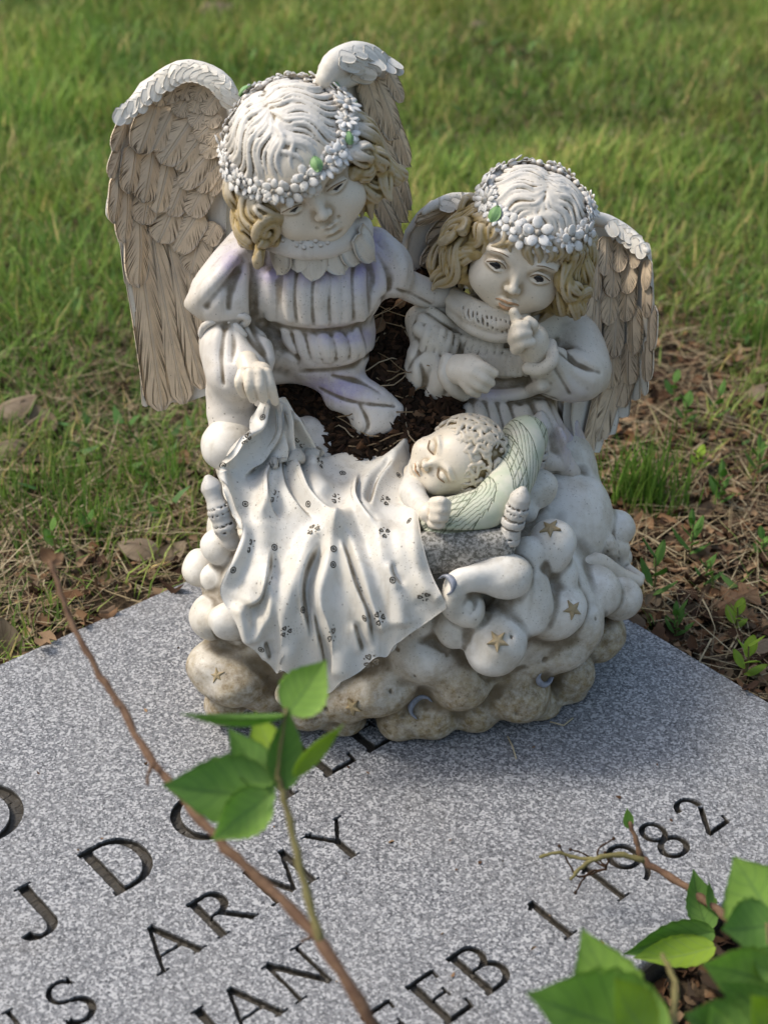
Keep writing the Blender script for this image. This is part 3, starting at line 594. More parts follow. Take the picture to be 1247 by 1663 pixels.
for ang, off in ((90, .55), (-25, .6), (205, .6)):
    c_, s_ = math.cos(R(ang)), math.sin(R(ang)); rot = lambda P: [(off * c_ + (x * s_ + y * c_) * .6, off * s_ + (-x * c_ + y * s_) * .6, 0) for x, y in P]
    pp.append(tube_mesh(rot([(-.6, .5), (-.45, .75), (-.2, .7), (0, .3), (.2, .7), (.45, .75), (.6, .5)]), .09, 5)); pp.append(tube_mesh(rot([(-.6, .45), (-.3, -.1), (0, -.45), (.3, -.1), (.6, .45)]), .12, 5))
for x, y in ((.75, .6), (-.75, .6), (0, -.75)): pp.append(tube_mesh([(x, y, 0), (x + .1, y + .04, 0)], .14, 5))
dv, dq = join(pp); sprig_me = mesh_np('printed_sprig', dv, dq); sprig2 = sprig_me.copy()
for i, (a, b) in enumerate([(401,713),(484,721),(521,753),(603,731),(447,807),(546,810),(626,811),(508,860),(624,864),(408,888),(439,941),(584,949),(464,1026),(541,1033),(616,1003),(690,971),(606,1078)]):
    p, n_ = on_blanket((a, b)); x, y, z = basis(n_, spin=rb.uniform(-.5, .5)); s_ = rb.uniform(8, 11) * MM
    part('printed_sprig', sprig2 if i % 3 == 1 else sprig_me, M['ink_faded'] if i % 3 == 1 else M['ink'], blanket, mat4(x * s_, y * s_, z * s_ * .5, p + n_ * .0001))
for a, b in [(427,678),(356,749),(399,819),(499,819),(446,889),(379,926),(540,918),(492,991),(592,1003),(425,1055),(647,773),(664,845),(557,769),(585,815),(638,941),(541,890)]:
    p, n_ = on_blanket((a, b)); x, y, z = basis(n_); s_ = 5.5 * MM
    part('printed_ring', dot_me, M['ink'], blanket, mat4(x * s_, y * s_, z * s_ * .5, p + n_ * .0001))
# ---- bed: posts, rail, mattress, pillow
def post(pts, Yd, r_, knobs):
    P = [PY(a, b, y) for (a, b), y in zip(pts, Yd)]; v = Vol(np.min(P, 0) - .02, np.max(P, 0) + .02, .0011); n_ = 30; L_ = cr(P, n_); t = np.linspace(0, 1, n_)
    v.tube(L_, r_, .001)
    for k in knobs: c = L_[int(k * (n_ - 1))]; d = unit(L_[-1] - L_[0]); v.tube([c - d * .0006, c + d * .0006], r_ + .0022, .002)
    for k in knobs:
        for s_ in (-.06, .06):
            i = int(np.clip((k + s_) * (n_ - 1), 0, n_ - 2)); ax = unit(L_[-1] - L_[0]); x, y, z = basis(ax)
            v.tube([L_[i] + (x * math.cos(q_) + y * math.sin(q_)) * (r_ + .0004) for q_ in np.linspace(0, 6.3, 14)], .0011, .001, True)
    v.tube([L_[0], L_[0] + unit(L_[0] - L_[-1]) * r_ * .9], [r_ * 1.12, r_ * .45], .003)
    return part('bed_post', v.mesh('bed_post', 3), M['post'])
post([(845,808),(832,850),(816,905)], (-.118, -.120, -.123), .0066, (.25, .5, .75)); post([(343,790),(358,835),(376,880)], (-.09, -.10, -.105), .0068, (.45, .75)); post([(876,690),(868,740),(862,780)], (.005, -.002, -.01), .0085, (.5,))
v = Vol(PY(690, 930, -.145) - .02, PY(810, 870, -.10) + (.03, .06, .03), .0013)
a, b = PY(670, 905, -.122), PY(812, 898, -.122)
for z in np.linspace(-.007, .012, 6): v.tube([a + (0, 0, z), b + (0, 0, z)], .008, .006)
part('bed_rail', v.mesh('bed_rail', 3), M['rail'])
v = Vol((-.14, -.14, .10), (.14, .07, .215), .003)
for t in np.linspace(0, 1, 9): v.ell(PZ(430 + 350 * t, 800 - 20 * t, .155), (.035, .055, .024), .02)
part('mattress', v.mesh('mattress', 3), M['resin'])
# pillow
v = Vol(PY(670, 880, -.13) - .02, PY(890, 660, .03) + .035, .0011)
PC = cr([PY(705, 850, -.108), PY(760, 838, -.108), PY(806, 818, -.10), (PY(832, 775, -.07)), PY(848, 730, -.04), PY(858, 698, -.02)], 26)
nx_ = unit(CB + .3 * CU)
for off, rr in ((0, .0168), (-.012, .0145)):
    v.tube(PC + nx_ * off * .3 + np.array((-.004, .008, -.004)) * (abs(off) / .012), rr * np.concatenate([[.6, .85], np.ones(22), [.85, .6]]), .008)
v.brush([(690,858),(740,866),(800,862),(835,835)], .0022, 0, .003, True)
def pillow_uv(vv):
    d_ = ((vv[:, None, :] - PC[None]) ** 2).sum(2); i_ = d_.argmin(1); q_ = np.clip(i_, 0, len(PC) - 2); sg = PC[q_ + 1] - PC[q_]; t_ = np.clip(((vv - PC[q_]) * sg).sum(1) / (sg ** 2).sum(1), -1, 2); wv = np.cross(sg, nx_); wv /= np.linalg.norm(wv, axis=1)[:, None]
    return {'pu': (q_ + t_) / (len(PC) - 1), 'pv': ((vv - PC[q_]) * wv).sum(1) / .018}
part('pillow', v.mesh('pillow', 2, pillow_uv), M['pillow'])
# ------------------------------------------------------------------ heads: face and hair are modelled in head units, face towards -y, crown towards +z
def frame(cpx, cY, fwd, up, s_):
    T = PY(*cpx, cY); f = unit(fwd[0] * CR + fwd[1] * CU + fwd[2] * CB); u = up[0] * CR + up[1] * CU + up[2] * CB; u = unit(u - f * u.dot(f)); x = np.cross(-f, u)
    B = np.stack([x, -f, u], 1)                         # columns: local x, y, z in the world
    return (T, B, s_), mat4(x * s_, -f * s_, u * s_, T)
def face_vol(fr, h=.024, closed=False, smile=.0, lip=1.0, lid_up=0., lo=(-1.15, -1.35, -1.5), hi=(1.15, 1.2, 1.3)):
    v = Vol(lo, hi, h, fr)
    v.ell((0, .12, .18), (.92, .98, .98)); v.ell((0, -.28, -.22), (.76, .68, .86), .25); v.ell((0, -.42, .30), (.62, .52, .55), .3)
    for s_ in (-1, 1): v.ell((s_ * .40, -.62, -.45), (.33, .32, .31), .22)
    v.ell((0, -.72, -.77), (.18, .21, .16), .2); v.ell((0, -.55, -.64), (.42, .38, .30), .2)
    v.tube([(0, .0, -.7), (0, .15, -1.45)], [.40, .42], .15)
    for s_ in (-1, 1):
        v.ell((s_ * .37, -1.02, -.03), (.20, .12, .10), .12, None, True)                     # eye hollow
        v.ell((s_ * .37, -.79, -.05), (.175, .16, .125), .03)                                # ball and lids
        v.tube(cr([(s_ * .16, -.95, .13), (s_ * .36, -.99, .21), (s_ * .58, -.83, .14)], 9), np.full(9, .03), .12)   # brow
    v.tube([(0, -.88, .10), (0, -.98, -.10), (0, -1.06, -.29)], [.05, .05, .065], .12)
    v.ell((0, -1.075, -.32), (.088, .092, .075), .05)
    for s_ in (-1, 1): v.ell((s_ * .088, -1.01, -.355), (.058, .07, .055), .03); v.ell((s_ * .045, -1.05, -.405), (.022, .03, .02), .02, None, True)
    v.tube([(0, -1.0, -.43), (0, -.98, -.54)], .028, .03, True)
    for s_ in (-1, 1):
        v.tube(cr([(0, -1.015, -.575), (s_ * .08, -1.02, -.555), (s_ * .19, -.92, -.615)], 8), np.linspace(.042, .016, 8) * lip, .04)
        v.tube(cr([(0, -.995, -.70), (s_ * .10, -.975, -.695), (s_ * .165, -.91, -.64)], 8), np.linspace(.050, .016, 8) * lip, .04)
    v.tube(cr([(-.19, -.955, -.62 + .05 * smile), (-.1, -1.045, -.632), (0, -1.06, -.64), (.1, -1.045, -.632), (.19, -.955, -.62 + .05 * smile)], 14), .015, .012, True)
    v.ell((0, -.95, -.80), (.16, .08, .05), .08, None, True)
    for s_ in (-1, 1):
        if closed:
            v.tube(cr([(s_ * .19, -.93, -.06), (s_ * .37, -.975, -.135), (s_ * .56, -.89, -.06)], 12), .018, .012, True)
        else:
            lid = cr([(s_ * .21, -.905, -.055), (s_ * .30, -.955, .0), (s_ * .42, -.950, .005), (s_ * .54, -.865, -.05)], 12); lid[:, 2] += lid_up * np.sin(np.linspace(0, math.pi, 12)); v.tube(lid, .024, .03)
            v.tube(lid + (0, .02, .055), .014, .015, True)
            v.tube(cr([(s_ * .19, -.90, -.08), (s_ * .36, -.955, -.135), (s_ * .56, -.86, -.08)], 10), .02, .025)
    for s_ in (-1, 1):
        v.ell((s_ * .93, .05, -.12), (.07, .16, .23), .05)
    return v
def eye_mesh(gx, gz):
    # a painted almond: dark iris patch lying on the eyeball
    P = []; n_ = 20
    for i in range(n_):
        t = 2 * math.pi * i / n_; x = .105 * math.cos(t); z = .078 * math.sin(t); P.append((x, z))
    return P
def eye_patch(name, s_, gx, gz, rx, rz, lift):
    c = np.array((s_ * .37, -.79, -.05)); r_ = np.array((.175, .16, .125)) + lift; V, Q = [], []; nr, nt = 4, 18
    for i in range(nr + 1):
        for j in range(nt):
            t = 2 * math.pi * j / nt; x = gx + rx * i / nr * math.cos(t); z = gz + rz * i / nr * math.sin(t); y = -math.sqrt(max(0.02, 1 - (x / r_[0]) ** 2 - (z / r_[2]) ** 2)) * r_[1]; V.append(c + (x, y, z))
    for i in range(nr):
        for j in range(nt): Q.append((i * nt + j, i * nt + (j + 1) % nt, (i + 1) * nt + (j + 1) % nt, (i + 1) * nt + j))
    return mesh_np(name, V, np.array(Q))
def onell(p, c, r_):                                    # push a point out to an ellipsoid
    d = (np.asarray(p, float) - c); return c + d / np.sqrt(((d / r_) ** 2).sum(-1, keepdims=True))
def hair_vol(fr, seed, bangs=False, h=.0195, part_x=0., long=1.0, zf=.44, zb=.8, rad=1.02, extra=()):
    rn = random.Random(seed); v = Vol((-1.75, -1.30, -1.62), (1.75, 1.55, 1.42), h, fr)
    C_, R_ = np.array((0, .13, .22)), np.array((1.0, 1.03, 1.0))
    v.ell(C_, R_); v.ell((0, .45, -.35), (1.0, .76, .95), .2)
    v.ell((0, -1.05, -.42), (.74, .95, .92), .08, None, True)
    v.tube([(0, -.6, -.9), (0, .1, -1.6)], .5, .1, True)
    # crown strands fan out from the parting to the wreath
    ns = 33
    for lay in (0, 1):
        for i in range(ns):
            for s_ in (-1, 1):
                u = (i + rn.uniform(-.3, .3)) / (ns - 1); st = np.array((part_x + s_ * .015, -.66 + 1.35 * np.clip(u, 0, 1), 1.25)); ph = R(4 + 172 * np.clip(u, 0, 1)); en = np.array((s_ * math.sin(ph) * rad, .13 - math.cos(ph) * rad * 1.03, zf + (zb - zf) * (1 - math.cos(ph)) / 2 - .08))
                if lay and rn.random() < .6: continue
                am, p0 = rn.uniform(.085, .115), rn.uniform(-.22, .22) + math.sin(u * 4 + seed) * 1.1 + u * 3; P = []; ax = unit(np.cross(en - st, (0, 0, 1)))
                lift = .985 + (rn.uniform(.015, .04) if lay else rn.uniform(-.02, .01)); t0 = rn.uniform(.05, .35) if lay else 0.
                for t in np.linspace(t0, 1, 14): P.append(onell(st + (en - st) * t + ax * s_ * (am * math.sin(t * 9.5 + p0) * min(1, t * 4) + .15 * math.sin(t * 3.14)), C_, R_ * (lift + .035 * math.sin(t * 3.14))))
                r_ = rn.uniform(.032, .052); v.tube(P, r_ * np.concatenate([[.45, .75], np.ones(9), [.85, .7, .5]]), .010)
    v.tube([onell((part_x, y, 2), C_, R_ * 1.05) for y in np.linspace(-.7, .75, 12)], .03, .02, True)
    # locks under the wreath, each a twist of strands
    def lock(az, z0, z1, rad0, rad1, wav, ph, thick, curl=0.):
        n_ = 22; t = np.linspace(0, 1, n_); a = R(az) + wav * np.sin(t * 8.5 + ph) * (t * .8 + .2); rr = rad0 + (rad1 - rad0) * t ** .8 + .08 * np.cos(t * 8.5 + ph)
        x, y = np.sin(a) * rr * .98, -np.cos(a) * rr * .95 + .12; z = z0 + (z1 - z0) * t
        if curl:
            e = t > .70; u = (t[e] - .70) / .30; z[e] += curl * np.sin(u * 3.1); rr2 = 1 - .34 * u; x[e] *= rr2; y[e] = .12 + (y[e] - .12) * rr2
        P = np.stack([x, y, z], 1); tw = thick * (.72 + .38 * np.sin(np.pi * t)) * np.where(t > .85, (1 - t) * 5 + .25, 1)
        v.tube(P, tw * .86, .03)
        out = P - np.array((0, .12, 0)); out[:, 2] = 0; out /= np.linalg.norm(out, axis=1)[:, None]; tg = np.gradient(P, axis=0); tg /= np.linalg.norm(tg, axis=1)[:, None] + 1e-9; lat = np.cross(tg, out)
        for k in np.linspace(-1.2, 1.2, 9):
            kk = np.clip(k + .35 * np.sin(t * rn.uniform(4, 8) + rn.uniform(0, 6)), -1.25, 1.25); rad_ = .030 * (1 + .35 * rn.random()) * np.where(t > .8, (1 - t) * 4 + .25, 1); v.tube(P + out * (tw * .95 * np.cos(kk * .95))[:, None] + lat * (tw * 1.02 * np.sin(kk))[:, None], rad_, .004)
    azs = [47, 58, 70, 83, 97, 113, 130, 148, 166, 180]
    for s_ in (-1, 1):
        for i, az in enumerate(azs):
            if az == 180 and s_ > 0: continue
            lock(s_ * az, .38 + .05 * rn.random(), (-.50 if i == 0 else -.90 - .38 * rn.random()) * long, 1.0, 1.15 + .20 * rn.random() + (.08 if 0 < i < 4 else 0), .13 + .06 * rn.random(), rn.uniform(0, 6.3), .15 + .035 * rn.random(), rn.choice((0, .18, .28)))
    for q_ in extra: lock(*q_)
    if bangs:
        for lay in (0, 1):
            for i in range(17):
                az = -58 + i * 7.0 + rn.uniform(-3, 3); sl = .25 * math.sin(R(az) * 1.6) + rn.uniform(-.08, .08); P = []; ln = rn.uniform(.36, .52)
                for t in np.linspace(0, 1, 9): a = R(az) + sl * t + .06 * math.sin(6 * t + i); P.append((math.sin(a) * (.97 + .06 * math.sin(t * 3)), -math.cos(a) * (1.04 + .06 * math.sin(t * 3) + lay * .03) + .10, .62 - ln * t))
                v.tube(P, np.linspace(.066, .022, 9), .006)
    return v
def spiral(v, c, e1_, e2_, e3_, r0, turns, thick, grow=.1):
    n_ = 34; t = np.linspace(0, 1, n_); a = t * turns * 2 * math.pi; rr = r0 * (1 - t) ** .8 + .02
    P = c + np.outer(rr * np.cos(a), e1_) + np.outer(rr * np.sin(a), e2_) + np.outer(grow * t, e3_); th_ = thick * (1.0 - .5 * t); v.tube(P, th_ * .85, .012)
    rad_ = P - c; rad_ -= np.outer(rad_ @ e3_, e3_); rad_ /= np.linalg.norm(rad_, axis=1)[:, None] + 1e-9
    for k in (-1.3, -.85, -.4, .05, .5, .95): v.tube(P + e3_ * (th_ * .82 * math.cos(k))[:, None] + rad_ * (th_ * .88 * math.sin(k))[:, None], th_ * .22, .004)
# ------------------------------------------------------------------ the two girls: dress mesh as the figure, face / hair / hands / trims as its pieces
def chain(v, L_, k=.012, sub=False, n=None):
    P = [PY(a, b, y) for a, b, y, r_ in L_]; v.tube(P if n is None else cr(P, n), [q_[3] * MM for q_ in L_] if n is None else np.interp(np.linspace(0, len(L_) - 1, n), range(len(L_)), [q_[3] * MM for q_ in L_]), k, sub)
def tint_at(pts):
    def f(vv):
        px = proj(vv); t = np.zeros(len(vv))
        for a, b, ra, rb_ in pts: t = np.maximum(t, np.exp(-((px[:, 0] - a) / ra) ** 2 - ((px[:, 1] - b) / rb_) ** 2))
        return {'tint': t, 'low': np.zeros(len(vv))}
    return f
def grooves(v, L_, r_=.0022, k=.004):
    for l in L_: v.brush(l, r_ * .6, .0002, k * 1.2, True, .1)
def ridges(v, L_, r_=.006, lift=-.002, k=.006):
    for l in L_: v.brush(l, r_, lift, k)
# ---- taller girl
v = Vol((-.175, -.075, .13), (.075, .115, .405), .00133)
v.ell(PY(513, 448, .045), (.049, .038, .05)); v.ell(PY(514, 470, .04), (.050, .042, .036), .012); v.ell(PY(532, 540, .045), (.038, .042, .042), .004)
v.ell(PY(510, 640, .075), (.05, .035, .045), .02); v.ell((-.04, .08, .16), (.06, .03, .09), .03)
chain(v, [(505, 415, .045, 34), (503, 385, .045, 32)])
# pleated bodice, two tiers
for i in range(9):
    a = 424 + i * 22.5 + rb.uniform(-9, 9); v.brush([(a + rb.uniform(0, 10), 428 + rb.uniform(-4, 22)), (a + rb.uniform(-3, 5), 455), (a + rb.uniform(-3, 3), 485), (a + 1 + (i - 4) * .8, 512 + 9 * math.sin(i / 8 * math.pi))], rb.uniform(.0045, .0085), rb.uniform(-.0022, -.0005), .0025, False, .7)
v.brush([(418, 518), (470, 533), (540, 538), (600, 518), (622, 480)], .0036, .003, .004, True, .9)
for i in range(8):
    a = 458 + i * 19 + rb.uniform(-6, 6); v.brush([(a - 8, 536 + 6 * math.sin(i / 7 * 3.1)), (a + rb.uniform(-3, 3), 560), (a + 4, 588 - i * 1.5)], rb.uniform(.0045, .0082), rb.uniform(-.002, -.0005), .002, False, .55)
v.brush([(480, 602), (540, 602), (580, 592), (612, 562)], .0036, .002, .004, True)
# left arm: bell sleeve, gathered lower sleeve
chain(v, [(400, 398, .05, 30), (378, 440, .03, 40), (360, 478, .018, 48)], .008, n=12)
chain(v, [(309, 494, .014, 9), (320, 494, .012, 14), (350, 503, .008, 17), (385, 510, .01, 17), (406, 512, .02, 14)], .008, n=10)
chain(v, [(352, 524, .022, 26), (378, 516, .022, 24)], .002, True)
chain(v, [(366, 520, .022, 34), (376, 560, .008, 50), (388, 600, -.008, 50)], .004, n=10)
chain(v, [(366, 560, .0, 26), (366, 632, -.010, 14), (392, 642, -.012, 12)], .010, n=10); chain(v, [(425, 560, .0, 16), (432, 580, -.006, 12)], .010)
chain(v, [(395, 520, .03, 22), (440, 560, .028, 30), (488, 590, .026, 18)], .008, n=10); chain(v, [(420, 600, .03, 26), (470, 600, .034, 22)], .008)
ridges(v, [[(402, 402), (375, 440), (345, 488)], [(412, 410), (400, 455), (398, 508)], [(392, 405), (352, 450), (315, 490)]], .006, -.002, .008)
grooves(v, [[(396, 425), (375, 470), (372, 500)], [(410, 430), (410, 480), (412, 512)], [(385, 440), (350, 480), (335, 498)]], .0026, .006)
grooves(v, [[(366, 532), (358, 580), (362, 622)], [(395, 530), (410, 555), (425, 572)], [(378, 535), (380, 560), (376, 585)], [(420, 535), (450, 560), (480, 580)], [(408, 528), (430, 570), (440, 600)]], .0024, .005)
# right arm reaching to the smaller girl
chain(v, [(608, 400, .05, 30), (632, 430, .045, 36), (640, 452, .042, 30)], .010, n=10)
chain(v, [(645, 455, .05, 24), (690, 475, .06, 24), (725, 480, .065, 20)], .006, n=8)
ridges(v, [[(600, 400), (618, 430), (622, 470)], [(628, 395), (650, 425), (655, 450)]], .005, -.001, .006); grooves(v, [[(612, 410), (630, 445), (632, 470)], [(645, 470), (670, 480), (700, 495)]], .0022, .004)
# skirt showing in the planted hollow and down the left side
chain(v, [(505, 598, .032, 24), (560, 622, .022, 27), (612, 648, .012, 20), (645, 662, .010, 8)], .012, n=10); chain(v, [(545, 652, .012, 14), (600, 664, .008, 20), (640, 690, .004, 12)], .016, n=8); v.ell(PY(600, 690, .004), (.014, .012, .010), .012)
chain(v, [(370, 640, -.0, 34), (385, 690, -.01, 40), (450, 720, -.0, 46), (540, 760, -.005, 40)], .012, n=12); chain(v, [(500, 700, .002, 24), (560, 735, .0, 20)], .008)
grooves(v, [[(520, 632), (570, 652), (640, 660)], [(540, 610), (590, 622), (620, 640)], [(585, 660), (600, 690), (590, 705)]], .002, .003)
v.plane_cut((0, 0, -1), -.135, .0)
VA = v
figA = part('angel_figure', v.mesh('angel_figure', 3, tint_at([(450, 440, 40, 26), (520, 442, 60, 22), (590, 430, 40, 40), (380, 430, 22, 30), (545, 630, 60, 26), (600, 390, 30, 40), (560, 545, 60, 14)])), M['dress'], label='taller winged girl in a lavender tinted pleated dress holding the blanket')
# ---- smaller girl
v = Vol((.005, -.055, .03), (.225, .125, .345), .00133)
v.ell(PY(828, 545, .07), (.050, .040, .045)); v.ell(PY(822, 590, .068), (.050, .042, .038), .01); chain(v, [(835, 500, .07, 34), (832, 530, .068, 44)], .01)
chain(v, [(840, 640, .065, 50), (880, 720, .055, 55), (910, 810, .038, 50), (935, 880, .02, 42)], .016, n=14); chain(v, [(768, 640, .035, 24), (772, 700, .012, 30)], .012); chain(v, [(805, 640, .04, 34), (815, 720, .018, 40)], .012); chain(v, [(855, 640, .045, 40), (872, 745, .022, 44)], .012); chain(v, [(790, 660, .05, 40), (810, 720, .04, 46), (840, 800, .02, 40)], .016)
chain(v, [(925, 700, .07, 24), (950, 790, .055, 28), (975, 860, .04, 26), (1005, 905, .03, 22)], .012, n=12)
chain(v, [(880, 930, -.045, 14), (925, 912, -.045, 16), (970, 912, -.04, 15), (1005, 932, -.035, 12), (1036, 944, -.03, 9)], .006, n=14)
chain(v, [(900, 880, -.02, 30), (960, 880, -.01, 26), (1005, 890, .0, 18)], .012, n=10); chain(v, [(980, 880, .01, 20), (1015, 925, -.005, 12), (1038, 938, -.02, 9)], .008)
# yoke ruffles, sleeves
chain(v, [(680, 520, .06, 20), (700, 560, .045, 34), (690, 605, .035, 34), (705, 640, .04, 24)], .008, n=12); chain(v, [(700, 525, .06, 34), (720, 500, .07, 22)], .01)
chain(v, [(700, 630, .03, 26), (735, 615, .02, 24), (742, 608, .016, 22)], .006, n=8)
chain(v, [(905, 520, .075, 34), (935, 555, .06, 42), (945, 605, .035, 44), (905, 610, .025, 38), (885, 590, .018, 30)], .010, n=14)
chain(v, [(965, 610, .045, 26), (978, 600, .05, 14)], .01)
ridges(v, [[(905, 570), (925, 600), (960, 620)], [(900, 585), (915, 620), (945, 640)], [(895, 570), (930, 575), (965, 600)], [(665, 570), (680, 600), (670, 640)], [(690, 560), (712, 590), (705, 630)]], .005, -.002, .005)
grooves(v, [[(890, 575), (905, 605), (925, 640)], [(898, 565), (935, 590), (975, 605)], [(905, 555), (920, 570), (930, 590)], [(715, 575), (705, 560), (695, 570)], [(680, 585), (690, 620), (680, 650)], [(720, 600), (728, 620), (720, 645)], [(660, 600), (680, 570), (700, 555)], [(880, 640), (920, 655), (975, 650)]], .0022, .004)
v.brush([(686, 518), (715, 540), (755, 565), (800, 578), (850, 570)], .0052, .001, .003, False, .8); v.brush([(700, 505), (730, 528), (765, 548), (810, 560)], .004, .001, .003, False, .8); v.brush([(680, 535), (715, 560), (760, 585), (815, 602), (852, 596)], .006, .001, .003, False, .8)
for i in range(14): a = 690 + i * 11.5; v.brush([(a + 6, 532 + i * 3.6), (a + 2, 545 + i * 3.6), (a - 3, 566 + i * 3.2)], .0040, -.0006, .0008, False, .8)
for i in range(9): a = 778 + i * 9.5; v.brush([(a + 3, 580), (a + 1, 592), (a, 607)], .0034, -.0003, .0008, False, .8)
v.brush([(742, 632), (790, 645), (840, 640), (880, 625)], .0055, .001, .004, False, .8); v.brush([(745, 650), (800, 660), (870, 648)], .003, .001, .003, True)
for i in range(9):
    a = 758 + i * 18.5; v.brush([(a, 655), (a + 4 + i * 1.5, 690), (a + 6 + i * 5, 722)], .0072, -.0015, .0015, False, .7)
for i in range(0): a = 752 + i * 19; v.brush([(a, 655), (a + 4 + i * 1.5, 690 + rb.uniform(-8, 8)), (a + 6 + i * 5, 715 + rb.uniform(-15, 20))], .0020, .0004, .006, True, .12)
ridges(v, [[(880, 660), (900, 720), (912, 790), (915, 850)], [(932, 690), (952, 770), (968, 850), (995, 895)], [(850, 670), (880, 730), (893, 780)], [(905, 700), (928, 780), (940, 850)]], .008, .001, .006)
grooves(v, [[(895, 690), (920, 770), (938, 850)], [(868, 768), (905, 768), (935, 752)], [(918, 700), (942, 780), (955, 850)], [(875, 770), (910, 790), (915, 830)], [(940, 830), (950, 860), (985, 868)], [(900, 890), (930, 900), (960, 895)]], .003, .008)
v.brush([(870, 750), (905, 752), (935, 770)], .0055, -.001, .006)
for i in range(16): a = 985 + (i % 4) * 6; b = 868 + (i // 4) * 12; v.brush([(a, b), (a + 4, b + 3), (a + 2, b + 8)], .0011, 0, .001, True)
for i in range(8): v.brush([(934 + i * 1.2, 770 + i * 8), (940 + i, 774 + i * 8), (937 + i, 780 + i * 8)], .001, 0, .001, True)
v.plane_cut((0, 0, -1), -.032, .0)
VB = v
figB = part('angel_figure', v.mesh('angel_figure_small', 3, tint_at([(930, 700, 30, 60), (790, 640, 40, 16)])), M['dressb'], label='smaller winged girl with a finger at her lips beside the pillow')
# ---- heads
frA, mA = frame((491, 271), .02, (.21, -.62, .755), (-.42, .72, .55), .0465); frB, mB = frame((848, 398), .055, (-.13, -.57, .81), (.27, .80, .55), .0455)
frC, mC = frame((742, 746), -.052, (-.54, -.06, .84), (.84, .36, .5), .0300)
def paint_lips(fr, fig, m4):
    parts_ = []
    for s_ in (-1, 1):
        parts_.append(tube_mesh(cr([(0, -1.03, -.582), (s_ * .08, -1.035, -.572), (s_ * .20, -.945, -.615)], 7), np.linspace(.036, .012, 7), 8)); parts_.append(tube_mesh(cr([(0, -1.02, -.695), (s_ * .09, -1.0, -.69), (s_ * .15, -.945, -.645)], 7), np.linspace(.040, .012, 7), 8))
    vv, qq = join(parts_); return part('lips', mesh_np('lips', vv, qq), M['lip'], fig, m4)
for fr, m4, fig, sd, bangs, gaze, long_ in ((frA, mA, figA, 11, False, (0.03, -.055), .92), (frB, mB, figB, 23, True, (-.03, -.045), 1.0)):
    fv = face_vol(fr, .024, False, 2.0 if fig is figA else -.2, .5 if fig is figA else .9, 0. if fig is figA else .045); part('face', fv.mesh('face', 3), M['skin'], fig, m4)
    hv = hair_vol(fr, sd, bangs, .0208, .0 if fig is figA else .05, long_, *((.24, .94, 1.03) if fig is figA else (.56, 1.0, 1.04)), extra=([(50, .15, -1.12, .95, 1.02, .12, 1., .15, .12), (62, .2, -1.22, 1.0, 1.12, .14, 2.6, .17, .18), (76, .25, -1.25, 1.03, 1.2, .13, .4, .17, .1), (-56, .15, -.95, .98, 1.15, .12, 1.8, .16, .2)] if fig is figA else [(-56, .2, -1.0, 1.0, 1.16, .13, .6, .16, .15), (-68, .25, -1.15, 1.02, 1.2, .13, 2.2, .17, .18), (54, .2, -1.1, 1.0, 1.1, .12, 1.2, .16, .12), (68, .25, -1.2, 1.02, 1.18, .13, 3.1, .17, .18)]))
    if fig is figA:
        spiral(hv, np.array((-1.12, -.52, -.62)), np.array((.25, -.75, .6)), np.array((.55, .5, .6)), unit((-.75, -.6, 0)), .30, 2.2, .13); spiral(hv, np.array((-.86, -.72, -.30)), np.array((1., 0, .2)), np.array((0, -.3, .9)), unit((-.3, -.9, .1)), .24, 1.8, .11)
        spiral(hv, np.array((-1.25, -.25, -.35)), np.array((.3, -.8, .5)), np.array((.3, .3, .9)), unit((-.85, -.5, .1)), .26, 1.8, .12)
    else:
        spiral(hv, np.array((-1.18, -.45, .05)), np.array((.4, -.6, .6)), np.array((.4, .5, .7)), unit((-.8, -.6, 0)), .26, 1.8, .12); spiral(hv, np.array((1.12, -.5, -.45)), np.array((.5, .6, .3)), np.array((0, -.4, .9)), unit((.8, -.6, 0)), .25, 1.8, .12)
    hu = (lambda vv: {'hue': np.clip((.25 + .33 * (vv[:, 1] + .9) - vv[:, 2]) / .3, 0, 1) * .92 + .05}) if fig is figA else (lambda vv: {'hue': np.clip((.78 - vv[:, 2]) / .4, 0, 1) * .9 + .12})
    part('hair', hv.mesh('hair', 3, hu), M['hair'], fig, m4)
    for s_ in (-1, 1):
        part('eye', eye_patch('eye', s_, gaze[0], gaze[1] + (.012 if fig is figA else .035), .10, .044 if fig is figA else .07, .006), M['eye_black'], fig, m4)
        part('eyebrow', mesh_np('eyebrow', *tube_mesh(cr([(s_ * .17, -.992, .16), (s_ * .36, -1.02, .225), (s_ * .55, -.90, .16)], 9), np.array([.003,.007,.009,.01,.01,.009,.008,.006,.003]), 6)), M['brow'], fig, m4)
        part('eyelash', mesh_np('eyelash', *tube_mesh(cr([(s_ * .21, -.93, -.062), (s_ * .30, -.977, -.012 + (0 if fig is figA else .04)), (s_ * .42, -.972, -.008 + (0 if fig is figA else .04)), (s_ * .545, -.885, -.055)], 10), .009, 6)), M['brow'], fig, m4)
    if fig is figB: paint_lips(fr, fig, m4)
    if fig is figA: HA = hv
    else: HB = hv
